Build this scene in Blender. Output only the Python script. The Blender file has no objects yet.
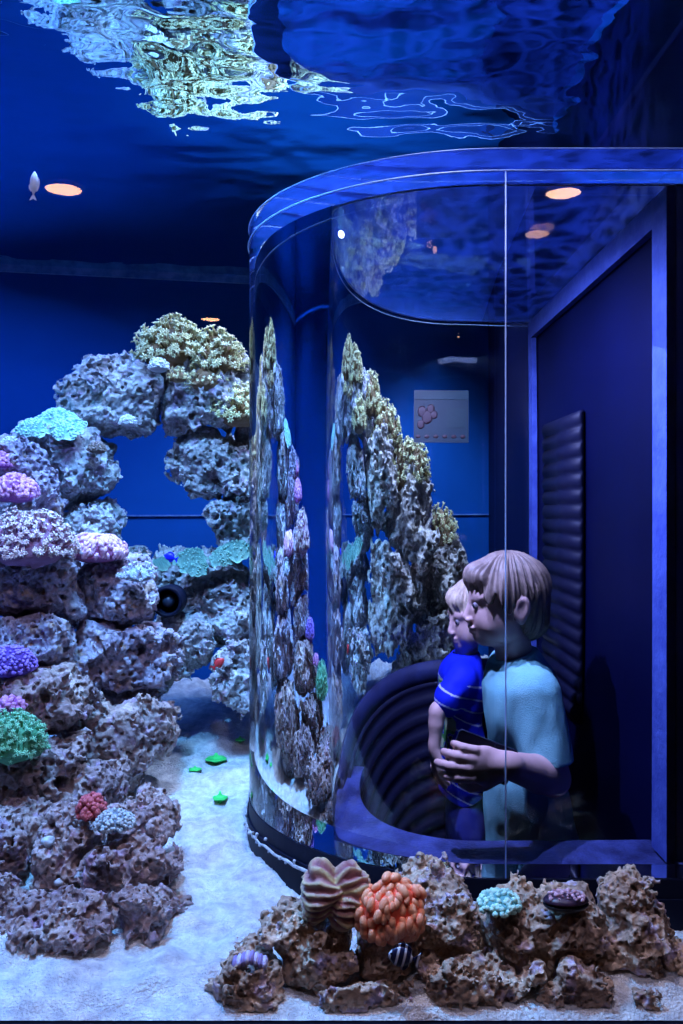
import bpy, math, random
import numpy as np
from mathutils import Vector, Matrix
SC = bpy.context.scene
COL = SC.collection
F_PX, CX, HY, EYE = 870.0, 341.5, 507.0, 1.25
def P(x, y, D):
    return np.array([(x - CX) / F_PX * D, D, EYE - (y - HY) / F_PX * D])
rng = np.random.default_rng(7)

# ------------------------------------------------------------------ objects
def link(o, parent=None):
    COL.objects.link(o)
    if parent is not None:
        o.parent = parent
    return o
def tag(o, label=None, cat=None, group=None, kind=None):
    if label: o['label'] = label
    if cat: o['category'] = cat
    if group: o['group'] = group
    if kind: o['kind'] = kind
    return o
def empty(name, loc, label, cat, group=None):
    o = bpy.data.objects.new(name, None)
    o.empty_display_size = .03
    o.location = [float(c) for c in loc]
    link(o)
    return tag(o, label, cat, group)
def mesh_obj(name, V, Fs, mat, parent=None, origin=None, smooth=True, attr=None, mats=None, midx=None):
    """V: (n,3) world coordinates; Fs: list of faces or (m,k) array; origin: world point of the object's origin"""
    V = np.asarray(V, dtype=np.float64)
    if parent is not None:
        org = np.zeros(3); q_ = parent
        while q_ is not None: org = org + np.array(q_.location); q_ = q_.parent
    elif origin is not None:
        org = np.array(origin, dtype=float)
    else:
        org = np.array([(V[:, 0].min() + V[:, 0].max()) / 2, (V[:, 1].min() + V[:, 1].max()) / 2, V[:, 2].min()])
    me = bpy.data.meshes.new(name)
    L = V - org
    if isinstance(Fs, np.ndarray):
        m, k = Fs.shape
        me.vertices.add(len(L)); me.vertices.foreach_set('co', L.astype(np.float32).ravel())
        me.loops.add(m * k); me.loops.foreach_set('vertex_index', Fs.astype(np.int32).ravel())
        me.polygons.add(m); me.polygons.foreach_set('loop_start', np.arange(0, m * k, k, dtype=np.int32))
        me.update(calc_edges=True)
    else:
        me.from_pydata(L.tolist(), [], [list(map(int, f)) for f in Fs])
        me.update()
    if attr is not None:
        a = me.attributes.new('tint', 'FLOAT', 'POINT')
        a.data.foreach_set('value', np.asarray(attr, dtype=np.float32))
    for m_ in (mats or [mat]):
        me.materials.append(m_)
    if midx is not None:
        me.polygons.foreach_set('material_index', np.asarray(midx, dtype=np.int32))
    me.polygons.foreach_set('use_smooth', np.full(len(me.polygons), bool(smooth)))
    me.validate()
    o = bpy.data.objects.new(name, me)
    link(o, parent)
    if parent is None:
        o.location = org.tolist()
    return o
class MB:
    """collects pieces of one mesh"""
    def __init__(s): s.V = []; s.F = []; s.T = []; s.M = []; s.n = 0
    def add(s, V, Fs, t=None, mi=0):
        V = np.asarray(V, float)
        s.V.append(V)
        s.F += [[int(i) + s.n for i in f] for f in Fs]
        s.M += [mi] * len(Fs)
        s.T.append(np.zeros(len(V)) if t is None else np.broadcast_to(np.asarray(t, float), (len(V),)))
        s.n += len(V)
        return s
    def build(s, name, mat, parent=None, origin=None, smooth=True, mats=None):
        return mesh_obj(name, np.concatenate(s.V), s.F, mat, parent, origin, smooth, np.concatenate(s.T), mats, s.M if mats else None)
def box(lo, hi):
    (a, b, c), (d, e, f) = lo, hi
    V = [(a, b, c), (d, b, c), (d, e, c), (a, e, c), (a, b, f), (d, b, f), (d, e, f), (a, e, f)]
    return V, [(0, 3, 2, 1), (4, 5, 6, 7), (0, 1, 5, 4), (1, 2, 6, 5), (2, 3, 7, 6), (3, 0, 4, 7)]
def frame_axes(d):
    d = np.array(d, float); d /= np.linalg.norm(d) + 1e-12
    u = np.cross(d, [0, 0, 1.0])
    if np.linalg.norm(u) < 1e-3: u = np.array([1.0, 0, 0])
    u /= np.linalg.norm(u)
    return d, u, np.cross(d, u)
def tube(pts, rad, n=8, closed=False):
    pts = np.asarray(pts, float); k = len(pts)
    rad = np.broadcast_to(np.asarray(rad, float), (k,))
    V = []
    for i in range(k):
        if closed: d = pts[(i + 1) % k] - pts[i - 1]
        else: d = pts[min(i + 1, k - 1)] - pts[max(i - 1, 0)]
        d, u, w = frame_axes(d)
        a = np.arange(n) * 2 * np.pi / n
        V.append(pts[i] + rad[i] * (np.outer(np.cos(a), u) + np.outer(np.sin(a), w)))
    V = np.concatenate(V)
    Fs = []
    for i in range(k if closed else k - 1):
        j = (i + 1) % k
        for q in range(n):
            r = (q + 1) % n
            Fs.append((i * n + q, i * n + r, j * n + r, j * n + q))
    if not closed:
        Fs.append(tuple(range(n))[::-1]); Fs.append(tuple((k - 1) * n + q for q in range(n)))
    return V, Fs
_ico = {}
def ico(sub):
    if sub not in _ico:
        import bmesh
        bm = bmesh.new(); bmesh.ops.create_icosphere(bm, subdivisions=sub, radius=1)
        bm.verts.ensure_lookup_table()
        _ico[sub] = (np.array([v.co[:] for v in bm.verts]), [tuple(v.index for v in f.verts) for f in bm.faces])
        bm.free()
    return _ico[sub]

# ------------------------------------------------------------------ noise
def _interp_matrix(N, p):
    x = np.arange(N) / N * p
    i = np.floor(x).astype(int); f = x - i; f = f * f * f * (f * (f * 6 - 15) + 10)
    W = np.zeros((N, p)); W[np.arange(N), i % p] += 1 - f; W[np.arange(N), (i + 1) % p] += f
    return W.astype(np.float32)
def value_vol(N, p, r):
    W = _interp_matrix(N, p)
    g = r.random((p, p, p)).astype(np.float32) * 2 - 1
    g = np.einsum('ai,ijk->ajk', W, g); g = np.einsum('bj,ajk->abk', W, g)
    return np.einsum('ck,abk->abc', W, g)
def worley_vol(N, c, r):
    cell = N / c
    pts = r.random((c, c, c, 3)).astype(np.float32)
    ax = (np.arange(N) + .5) / cell
    I = np.floor(ax).astype(int); fr = (ax - I).astype(np.float32)
    best = np.full((N, N, N), 9, np.float32)
    for a in (-1, 0, 1):
        for b in (-1, 0, 1):
            for d in (-1, 0, 1):
                q = pts[np.ix_((I + a) % c, (I + b) % c, (I + d) % c)]
                dx = q[..., 0] + (a - fr)[:, None, None]
                dy = q[..., 1] + (b - fr)[None, :, None]
                dz = q[..., 2] + (d - fr)[None, None, :]
                np.minimum(best, dx * dx + dy * dy + dz * dz, out=best)
    return np.sqrt(best) * cell            # distance in voxels
NV = 128
_r = np.random.default_rng(3)
N_LOW = value_vol(NV, 5, _r) * .55 + value_vol(NV, 10, _r) * .45
N_MID = value_vol(NV, 18, _r) * .6 + value_vol(NV, 33, _r) * .4
N_HI = value_vol(NV, 51, _r)
W_BIG = worley_vol(NV, 12, _r)             # about 11 voxels apart
W_SML = worley_vol(NV, 25, _r)             # about 5 voxels apart
def take(vol, shape, off, perm, flip):
    v = vol.transpose(perm)
    ix = [(np.arange(n) * (1 if not fl else -1) + o) % NV for n, o, fl in zip(shape, off, flip)]
    return v[np.ix_(*ix)]
def vnoise(Pts, seed=0):
    """value noise at points, -1..1"""
    Pts = np.asarray(Pts, float)
    i = np.floor(Pts).astype(np.int64); f = Pts - i; f = f * f * (3 - 2 * f)
    def h(a, b, c):
        n = (a * 374761393 + b * 668265263 + c * 2147483647 + seed * 144665) & 0xffffffff
        n = ((n ^ (n >> 13)) * 1274126177) & 0xffffffff
        n = (n ^ (n >> 16)) & 0xffffffff
        return n / 2147483648.0 - 1
    r = 0
    for a in (0, 1):
        for b in (0, 1):
            for c in (0, 1):
                w = (f[..., 0] if a else 1 - f[..., 0]) * (f[..., 1] if b else 1 - f[..., 1]) * (f[..., 2] if c else 1 - f[..., 2])
                r = r + w * h(i[..., 0] + a, i[..., 1] + b, i[..., 2] + c)
    return r

# ------------------------------------------------------------------ implicit surfaces
_CO = np.array([(0, 0, 0), (1, 0, 0), (0, 1, 0), (1, 1, 0), (0, 0, 1), (1, 0, 1), (0, 1, 1), (1, 1, 1)])
_ED = [(0, 1), (2, 3), (4, 5), (6, 7), (0, 2), (1, 3), (4, 6), (5, 7), (0, 4), (1, 5), (2, 6), (3, 7)]
def surface_nets(vol, lo, h):
    s = vol < 0
    nx, ny, nz = vol.shape
    cnt = np.zeros((nx - 1, ny - 1, nz - 1), np.int8)
    for c in _CO:
        cnt += s[c[0]:nx - 1 + c[0], c[1]:ny - 1 + c[1], c[2]:nz - 1 + c[2]]
    act = (cnt > 0) & (cnt < 8)
    idx = np.argwhere(act)
    ids = np.full(act.shape, -1, np.int64); ids[act] = np.arange(len(idx))
    cv = np.stack([vol[idx[:, 0] + c[0], idx[:, 1] + c[1], idx[:, 2] + c[2]] for c in _CO], 1)
    acc = np.zeros((len(idx), 3)); num = np.zeros(len(idx))
    for a, b in _ED:
        va, vb = cv[:, a], cv[:, b]
        m = (va < 0) != (vb < 0)
        t = np.where(m, va / np.where(m, va - vb, 1), 0)
        p = _CO[a] + t[:, None] * (_CO[b] - _CO[a])
        acc += np.where(m[:, None], p, 0); num += m
    V = (idx + acc / num[:, None]) * h + np.asarray(lo)
    Q = []
    for ax in range(3):
        b, c = (ax + 1) % 3, (ax + 2) % 3
        sl0 = [slice(None)] * 3; sl1 = [slice(None)] * 3
        sl0[ax] = slice(0, -1); sl1[ax] = slice(1, None)
        ch = s[tuple(sl0)] != s[tuple(sl1)]
        e = np.argwhere(ch)
        e = e[(e[:, b] > 0) & (e[:, c] > 0) & (e[:, b] < vol.shape[b] - 1) & (e[:, c] < vol.shape[c] - 1)]
        def cell(db, dc):
            q = e.copy(); q[:, b] -= db; q[:, c] -= dc
            return ids[q[:, 0], q[:, 1], q[:, 2]]
        q = np.stack([cell(1, 1), cell(0, 1), cell(0, 0), cell(1, 0)], 1)
        ins = s[e[:, 0], e[:, 1], e[:, 2]]
        q[~ins] = q[~ins][:, ::-1]
        Q.append(q)
    return V, np.concatenate(Q)
def keep_largest(V, Q):
    n = len(V)
    lab = np.arange(n)
    for _ in range(400):
        m = lab[Q].min(1)
        new = lab.copy()
        np.minimum.at(new, Q.ravel(), np.repeat(m, Q.shape[1]))
        new = new[new]
        if (new == lab).all(): break
        lab = new
    u, c = np.unique(lab, return_counts=True)
    k = lab == u[c.argmax()]
    mp = np.cumsum(k) - 1
    return V[k], mp[Q[k[Q[:, 0]]]]
class SDF:
    """a field on a grid; pieces are joined by smooth unions"""
    def __init__(s, lo, hi, h):
        s.lo = np.array(lo, float); s.h = h
        s.n = np.ceil((np.array(hi) - s.lo) / h).astype(int) + 1
        s.f = np.full(s.n, 1.0, np.float32)
        s.ax = [s.lo[i] + np.arange(s.n[i]) * h for i in range(3)]
    def _win(s, lo, hi):
        a = np.clip(np.floor((np.array(lo) - s.lo) / s.h).astype(int), 0, s.n - 1)
        b = np.clip(np.ceil((np.array(hi) - s.lo) / s.h).astype(int) + 1, 1, s.n)
        sl = tuple(slice(int(p), int(q)) for p, q in zip(a, b))
        g = np.meshgrid(*[s.ax[i][sl[i]] for i in range(3)], indexing='ij')
        return sl, g
    def join(s, sl, d, k):
        c = s.f[sl]
        if k > 0:
            hh = np.clip(.5 + .5 * (c - d) / k, 0, 1)
            s.f[sl] = c * (1 - hh) + d * hh - k * hh * (1 - hh)
        else:
            s.f[sl] = np.minimum(c, d)
    def cut(s, sl, d, k):
        c = s.f[sl]; d = -d
        hh = np.clip(.5 - .5 * (c - d) / max(k, 1e-6), 0, 1)
        s.f[sl] = c * (1 - hh) + d * hh + k * hh * (1 - hh)
    def cone(s, a, b, ra, rb, k=.01, sub=False):
        a = np.array(a, float); b = np.array(b, float); r = max(ra, rb) + 3 * k + .02
        sl, (X, Y, Z) = s._win(np.minimum(a, b) - r, np.maximum(a, b) + r)
        ab = b - a; L = ab @ ab + 1e-12
        t = np.clip(((X - a[0]) * ab[0] + (Y - a[1]) * ab[1] + (Z - a[2]) * ab[2]) / L, 0, 1)
        d = np.sqrt((X - a[0] - t * ab[0]) ** 2 + (Y - a[1] - t * ab[1]) ** 2 + (Z - a[2] - t * ab[2]) ** 2) - (ra + (rb - ra) * t)
        (s.cut if sub else s.join)(sl, d, k)
    def ell(s, c, r, k=.01, R=None, sub=False):
        c = np.array(c, float); r = np.array(r, float)
        m = r.max() + 3 * k + .02
        sl, (X, Y, Z) = s._win(c - m, c + m)
        p = np.stack([X - c[0], Y - c[1], Z - c[2]], -1)
        if R is not None: p = p @ R          # world -> local (R columns are local axes)
        q = p / r
        k0 = np.sqrt((q ** 2).sum(-1)); k1 = np.sqrt(((p / r ** 2) ** 2).sum(-1))
        d = k0 * (k0 - 1) / np.maximum(k1, 1e-9)
        d = np.where(k0 < 1e-4, -r.min(), d)
        (s.cut if sub else s.join)(sl, d, k)
    def mesh(s): return surface_nets(s.f, s.lo, s.h)
# ------------------------------------------------------------------ materials
def new_mat(name):
    m = bpy.data.materials.new(name); m.use_nodes = True
    nt = m.node_tree; nt.nodes.clear()
    out = nt.nodes.new('ShaderNodeOutputMaterial')
    return m, nt, out
def nd(nt, t, **kw):
    n = nt.nodes.new(t)
    for k, v in kw.items():
        if hasattr(n, k) and k not in n.inputs: setattr(n, k, v)
        else: n.inputs[k].default_value = v
    return n
def rgba(c): return (c[0], c[1], c[2], 1)
def ramp(nt, stops, fac):
    r = nt.nodes.new('ShaderNodeValToRGB')
    e = r.color_ramp.elements
    while len(e) < len(stops): e.new(.5)
    for el, (p, c) in zip(e, stops): el.position = p; el.color = rgba(c)
    nt.links.new(fac, r.inputs[0])
    return r.outputs[0]
def pmat(name, base, rough=.6, scale=None, base2=None, bump=0, bscale=60, spec=.3, metal=0, attr=None, detail=4, sheen=0):
    """principled; base..base2 mixed by noise (scale) or by the 'tint' attribute (attr=list of ramp stops)"""
    m, nt, out = new_mat(name)
    p = nd(nt, 'ShaderNodeBsdfPrincipled', Roughness=rough, Metallic=metal)
    p.inputs['Specular IOR Level'].default_value = spec
    p.inputs['Base Color'].default_value = rgba(base)
    tc = nd(nt, 'ShaderNodeTexCoord')
    if scale:
        n = nd(nt, 'ShaderNodeTexNoise', Scale=scale, Detail=detail, Roughness=.6)
        nt.links.new(tc.outputs['Object'], n.inputs['Vector'])
        nt.links.new(ramp(nt, [(.35, base), (.65, base2)], n.outputs['Fac']), p.inputs['Base Color'])
    if attr:
        a = nd(nt, 'ShaderNodeAttribute'); a.attribute_name = 'tint'
        col = ramp(nt, attr, a.outputs['Fac'])
        nt.links.new(col, p.inputs['Base Color'])
    if bump:
        n = nd(nt, 'ShaderNodeTexNoise', Scale=bscale, Detail=3)
        nt.links.new(tc.outputs['Object'], n.inputs['Vector'])
        b = nd(nt, 'ShaderNodeBump', Strength=bump, Distance=.01)
        nt.links.new(n.outputs['Fac'], b.inputs['Height'])
        nt.links.new(b.outputs[0], p.inputs['Normal'])
    nt.links.new(p.outputs[0], out.inputs[0])
    return m
def rock_mat(name, cols, scale=14):
    """porous live rock: ground colour, patches of a second growth, specks of a third"""
    m, nt, out = new_mat(name)
    p = nd(nt, 'ShaderNodeBsdfPrincipled', Roughness=.9); p.inputs['Specular IOR Level'].default_value = .15
    tc = nd(nt, 'ShaderNodeTexCoord')
    oi = nd(nt, 'ShaderNodeObjectInfo')
    add = nd(nt, 'ShaderNodeVectorMath', operation='ADD')
    cx = nd(nt, 'ShaderNodeCombineXYZ')
    mul = nd(nt, 'ShaderNodeMath', operation='MULTIPLY'); mul.inputs[1].default_value = 37.0
    nt.links.new(oi.outputs['Random'], mul.inputs[0])
    for i in range(3): nt.links.new(mul.outputs[0], cx.inputs[i])
    nt.links.new(tc.outputs['Object'], add.inputs[0]); nt.links.new(cx.outputs[0], add.inputs[1])
    n1 = nd(nt, 'ShaderNodeTexNoise', Scale=scale, Detail=5, Roughness=.65)
    n2 = nd(nt, 'ShaderNodeTexNoise', Scale=scale * 2.3, Detail=4, Roughness=.6)
    n3 = nd(nt, 'ShaderNodeTexNoise', Scale=scale * 9, Detail=3)
    for n in (n1, n2, n3): nt.links.new(add.outputs[0], n.inputs['Vector'])
    c1 = ramp(nt, [(.32, cols[0]), (.5, cols[1]), (.68, cols[2])], n1.outputs['Fac'])
    f2 = ramp(nt, [(.56, (0, 0, 0)), (.66, (1, 1, 1))], n2.outputs['Fac'])
    mx = nd(nt, 'ShaderNodeMixRGB'); mx.inputs[2].default_value = rgba(cols[3])
    nt.links.new(f2, mx.inputs[0]); nt.links.new(c1, mx.inputs[1])
    f3 = ramp(nt, [(.4, (.7, .7, .7)), (.62, (1.2, 1.2, 1.2))], n3.outputs['Fac'])
    mm = nd(nt, 'ShaderNodeMixRGB', blend_type='MULTIPLY'); mm.inputs[0].default_value = .8
    nt.links.new(mx.outputs[0], mm.inputs[1]); nt.links.new(f3, mm.inputs[2])
    nt.links.new(mm.outputs[0], p.inputs['Base Color'])
    b = nd(nt, 'ShaderNodeBump', Strength=.6, Distance=.006)
    nt.links.new(n3.outputs['Fac'], b.inputs['Height']); nt.links.new(b.outputs[0], p.inputs['Normal'])
    nt.links.new(p.outputs[0], out.inputs[0])
    return m
def glass_mat(name, ior, col=(1, 1, 1), rough=0):
    m, nt, out = new_mat(name)
    g = nd(nt, 'ShaderNodeBsdfGlass', IOR=ior, Roughness=rough); g.inputs['Color'].default_value = rgba(col)
    nt.links.new(g.outputs[0], out.inputs[0])
    return m
def boundary_mat(name, ior, col, one_sided, gcol=(1, 1, 1)):
    """mirror by Fresnel, otherwise clear: the thick front window and the water surface"""
    m, nt, out = new_mat(name)
    t = nd(nt, 'ShaderNodeBsdfTransparent'); t.inputs[0].default_value = rgba(col)
    g = nd(nt, 'ShaderNodeBsdfGlossy', Roughness=0); g.inputs['Color'].default_value = rgba(gcol)
    fr = nd(nt, 'ShaderNodeFresnel', IOR=ior)
    fac = fr.outputs[0]
    if one_sided:
        ge = nd(nt, 'ShaderNodeNewGeometry')
        iv = nd(nt, 'ShaderNodeMath', operation='SUBTRACT'); iv.inputs[0].default_value = 1
        nt.links.new(ge.outputs['Backfacing'], iv.inputs[1])
        mu = nd(nt, 'ShaderNodeMath', operation='MULTIPLY')
        nt.links.new(fac, mu.inputs[0]); nt.links.new(iv.outputs[0], mu.inputs[1]); fac = mu.outputs[0]
    mx = nd(nt, 'ShaderNodeMixShader')
    nt.links.new(fac, mx.inputs[0]); nt.links.new(t.outputs[0], mx.inputs[1]); nt.links.new(g.outputs[0], mx.inputs[2])
    nt.links.new(mx.outputs[0], out.inputs[0])
    return m
def emit_mat(name, col, s):
    m, nt, out = new_mat(name)
    e = nd(nt, 'ShaderNodeEmission', Strength=s); e.inputs[0].default_value = rgba(col)
    nt.links.new(e.outputs[0], out.inputs[0])
    return m
M = {}
M['acryl_out'] = glass_mat('acrylic towards water', 1.12, (.93, .97, 1))
M['acryl_in'] = glass_mat('acrylic towards air', 1.49)
def lid_scatter_mat():  # blue scatter mixed into the lid top to lift its brightness
    m, nt, out = new_mat('lid top with added blue scatter')
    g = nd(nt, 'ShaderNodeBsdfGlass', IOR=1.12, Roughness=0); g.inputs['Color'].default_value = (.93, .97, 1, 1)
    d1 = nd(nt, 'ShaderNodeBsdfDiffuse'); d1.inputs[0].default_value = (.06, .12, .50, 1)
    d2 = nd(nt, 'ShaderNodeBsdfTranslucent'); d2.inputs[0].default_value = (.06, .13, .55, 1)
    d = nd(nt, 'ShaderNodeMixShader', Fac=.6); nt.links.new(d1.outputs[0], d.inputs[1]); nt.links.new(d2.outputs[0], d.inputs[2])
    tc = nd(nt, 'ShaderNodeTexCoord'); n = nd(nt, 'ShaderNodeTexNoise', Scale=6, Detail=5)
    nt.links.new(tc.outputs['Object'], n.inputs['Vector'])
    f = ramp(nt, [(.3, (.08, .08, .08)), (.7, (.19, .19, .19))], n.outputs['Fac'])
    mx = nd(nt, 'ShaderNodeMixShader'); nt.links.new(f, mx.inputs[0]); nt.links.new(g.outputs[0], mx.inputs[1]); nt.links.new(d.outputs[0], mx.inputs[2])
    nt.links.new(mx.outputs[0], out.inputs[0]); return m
M['acryl_scatter'] = lid_scatter_mat()
M['hood'] = pmat('blue hood paint', (.10, .18, .6), .8, 9, (.16, .26, .75))
M['pane'] = boundary_mat('front window', 1.45, (1, 1, 1), True)
M['water'] = boundary_mat('water surface', 1.33, (.9, .95, 1), False, (.58, .86, .92))
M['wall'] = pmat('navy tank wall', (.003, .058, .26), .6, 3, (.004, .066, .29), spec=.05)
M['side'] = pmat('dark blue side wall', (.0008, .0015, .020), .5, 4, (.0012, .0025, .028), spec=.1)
M['black'] = pmat('black plastic', (.004, .006, .022), .55, spec=.12)
M['blackrib'] = pmat('ribbed black hose', (.006, .007, .026), .5, spec=.15)
M['ledge'] = pmat('blue grey base ledge', (.008, .012, .07), .6, 14, (.045, .07, .26), bump=.3, bscale=200)
M['flange'] = pmat('pale blue end flange', (.04, .07, .34), .5, 30, (.07, .12, .46), bump=.2, bscale=90)
M['seam'] = pmat('pale seam and edge glint', (.35, .5, .9), .4)
M['room'] = pmat('dark room paint', (.01, .011, .02), .8)
M['roomfloor'] = pmat('dark room carpet', (.012, .012, .018), .9, 40, (.02, .02, .028))
M['strip'] = pmat('waterline strip', (.03, .11, .34), .4, 25, (.12, .24, .55))
M['white_gravel'] = pmat('pale gravel', (.6, .65, .75), .8, 80, (.3, .3, .3))
M['rock_grey'] = rock_mat('grey arch rock', [(.28, .28, .33), (.42, .42, .46), (.56, .56, .60), (.36, .29, .42)])
M['rock_purple'] = rock_mat('purple grey rock', [(.24, .20, .30), (.36, .32, .42), (.50, .46, .56), (.40, .28, .24)])
M['rock_brown'] = rock_mat('brown rock', [(.22, .16, .18), (.36, .27, .27), (.50, .39, .36), (.42, .30, .42)])
M['rock_pale'] = rock_mat('pale grey beige rock', [(.36, .32, .34), (.54, .49, .48), (.70, .64, .60), (.50, .42, .36)])
M['rimdark'] = pmat('dark tunnel rim', (.008, .010, .045), .5, 12, (.02, .03, .11))
M['rock_tan'] = rock_mat('tan rock', [(.26, .18, .15), (.46, .33, .25), (.66, .50, .38), (.54, .44, .58)])
# ------------------------------------------------------------------ the place
def struct(name, V, Fs, mat, smooth=False, **kw):
    o = mesh_obj(name, V, Fs, mat, smooth=smooth, **kw)
    o['kind'] = 'structure'
    return o
ZS, ZRIM, ZLU, ZLT, ZW = .645, .715, 1.733, 1.765, 1.96    # sand, rim, lid underside, lid top, water
R_T, TH = .4095, .055
C_T = np.array([.2357, 1.6595])
XE, XW = .500, .503
def outline(off, xe=XE, n=72):
    """plan of the bubble, from the near right end round the left to the far right end; off > 0 is inside"""
    r = R_T - off
    a = np.linspace(-np.pi / 2, -3 * np.pi / 2, n)
    pts = [(C_T[0] + (xe - C_T[0]) * k, C_T[1] - r) for k in (1, .75, .5, .25)]
    pts += [(C_T[0] + r * math.cos(t), C_T[1] + r * math.sin(t)) for t in a]
    pts += [(C_T[0] + (xe - C_T[0]) * k, C_T[1] + r) for k in (.25, .5, .75, 1)]
    return np.array(pts)
def wall_strip(mb, pts, z0, z1, flip=False, mi=0, nz=1):
    n = len(pts); V = []
    for k in range(nz + 1):
        z = z0 + (z1 - z0) * k / nz
        V += [(p[0], p[1], z) for p in pts]
    Fs = []
    for k in range(nz):
        for i in range(n - 1):
            f = (k * n + i, k * n + i + 1, (k + 1) * n + i + 1, (k + 1) * n + i)
            Fs.append(f[::-1] if not flip else f)
    mb.add(V, Fs, mi=mi)
def slab(mb, pts, z, up=True, mi=0):
    V = [(p[0], p[1], z) for p in pts]
    f = tuple(range(len(pts)))          # outline runs clockwise seen from above
    mb.add(V, [f[::-1] if up else f], mi=mi)
def ring(mb, po, pi, z, up=True, mi=0):
    n = len(po)
    V = [(p[0], p[1], z) for p in po] + [(p[0], p[1], z) for p in pi]
    Fs = []
    for i in range(n - 1):
        f = (i, i + 1, n + i + 1, n + i)
        Fs.append(f[::-1] if up else f)
    mb.add(V, Fs, mi=mi)
def u_shell(mb, off_o, off_i, z0, z1, xe=XE, mi=0):
    po, pi = outline(off_o, xe), outline(off_i, xe)
    wall_strip(mb, po, z0, z1, mi=mi); wall_strip(mb, pi, z0, z1, flip=True, mi=mi)
    ring(mb, po, pi, z1, True, mi); ring(mb, po, pi, z0, False, mi)
    for e in (0, -1):
        q = [(*po[e], z0), (*pi[e], z0), (*pi[e], z1), (*po[e], z1)]
        mb.add(q, [(0, 1, 2, 3) if e == 0 else (3, 2, 1, 0)], mi=mi)

# walls of the tank
def wall_from(name, a, b, z0, z1, th, mat):
    a = np.array(a, float); b = np.array(b, float)
    d = (b - a) / np.linalg.norm(b - a); nrm = np.array([-d[1], d[0]]) * th
    q = [a, b, b + nrm, a + nrm]
    V = [(*p, z0) for p in q] + [(*p, z1) for p in q]
    return struct(name, V, [(0, 3, 2, 1), (4, 5, 6, 7), (0, 1, 5, 4), (1, 2, 6, 5), (2, 3, 7, 6), (3, 0, 4, 7)], mat)
BX0, BY0, BX1, BY1 = -1.75, 2.40, .60, 2.862     # back wall, turned a little
def yback(x): return BY0 + (x - BX0) / (BX1 - BX0) * (BY1 - BY0)
wall_from('wall_back', (BX0, BY0), (BX1, BY1), 0, 2.5, .05, M['wall'])
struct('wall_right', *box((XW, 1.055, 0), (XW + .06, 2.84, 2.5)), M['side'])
struct('wall_left', *box((-1.76, 1.055, 0), (-1.70, 2.41, 2.5)), M['wall'])
struct('floor', *box((-4, -6, -.06), (4, 3.2, 0)), M['roomfloor'])
struct('ceiling', *box((-4, -6, 2.55), (4, 1.02, 2.62)), M['room'])
struct('wall_room', *box((-4, -6.1, 0), (4, -6, 2.55)), M['room'])
struct('wall_hood', *box((-1.8, 1.02, 2.55), (.65, 2.9, 2.6)), M['hood'])
struct('wall_front', *box((-4, 1.02, 0), (4, 1.055, .628)), M['black'])
struct('wall_header', *box((-4, 1.02, 2.12), (4, 1.055, 2.55)), M['black'])
struct('window_1', *box((-1.8, 1.028, .63), (.66, 1.048, 2.118)), M['pane'])
struct('trim_1', *box((-1.8, 1.018, .6285), (.66, 1.027, .640)), M['black'])
# waterline strip on the back wall, a thin strip for a faint reflected line lower down
def on_back(name, x0, x1, z0, z1, th, mat):
    V = []
    for z in (z0, z1):
        V += [(x0, yback(x0) - .001, z), (x0, yback(x0) - th, z), (x1, yback(x1) - th, z), (x1, yback(x1) - .001, z)]
    return struct(name, V, [(0, 3, 2, 1), (4, 5, 6, 7), (0, 1, 5, 4), (1, 2, 6, 5), (2, 3, 7, 6), (3, 0, 4, 7)], mat)
on_back('trim_2', -1.68, .51, ZW - .022, ZW - .0, .012, M['strip'])
on_back('reflected_line', -1.68, .51, 1.222, 1.226, .006, M['strip'])

# sand
hs = .008
gx = np.arange(-1.69, XW - .002, hs); gy = np.arange(1.0495, 2.86, hs)
X, Y = np.meshgrid(gx, gy, indexing='ij')
def sand_z(X, Y):
    p = np.stack([X, Y, np.zeros_like(X)], -1)
    t = np.clip((Y - 1.75) / .75, 0, 1)
    z = ZS + .085 * t * t * (3 - 2 * t)
    z = z + .011 * vnoise(p * 9, 1) + .008 * vnoise(p * 21, 2) + .0052 * vnoise(p * np.array([42, 56, 1]), 3) + .0030 * vnoise(p * 90, 4)
    z = z - .014 * np.exp(-np.clip(Y - 1.05, 0, 9) / .035)
    # heaped a little against the round base
    dc = np.hypot(X - C_T[0], Y - C_T[1]) - R_T
    z = np.maximum(z, .6335 + .004 * vnoise(p * 30, 6) * np.clip((Y - 1.06) / .02, 0, 1))
    w_ = np.exp(-np.clip(Y - 1.0495, 0, 9) / .012); z = z * (1 - w_) + .6305 * w_
    return z + .012 * np.exp(-np.clip(dc, 0, 9) / .04) * (.5 + vnoise(p * 14, 5))
Z = sand_z(X, Y)
ins = np.where(X < C_T[0], np.hypot(X - C_T[0], Y - C_T[1]) < R_T - .004, np.abs(Y - C_T[1]) < R_T - .004)
ok = (~ins) & (Y < yback(X) - .004)
ids = np.arange(X.size).reshape(X.shape)
q = np.stack([ids[:-1, :-1], ids[1:, :-1], ids[1:, 1:], ids[:-1, 1:]], -1).reshape(-1, 4)
okf = (ok[:-1, :-1] & ok[1:, :-1] & ok[1:, 1:] & ok[:-1, 1:]).reshape(-1)
q = q[okf]; used = np.unique(q); mp = np.full(X.size, -1); mp[used] = np.arange(len(used))
V = np.stack([X, Y, Z], -1).reshape(-1, 3)[used]
M['sand'] = pmat('pale coral sand', (.48, .48, .52), .9, 45, (.78, .78, .78), bump=.8, bscale=240, spec=.05)
sand = mesh_obj('sand', V, mp[q], M['sand'])
tag(sand, 'pale rippled sand covering the whole bottom of the tank', 'sand', kind='stuff')

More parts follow.
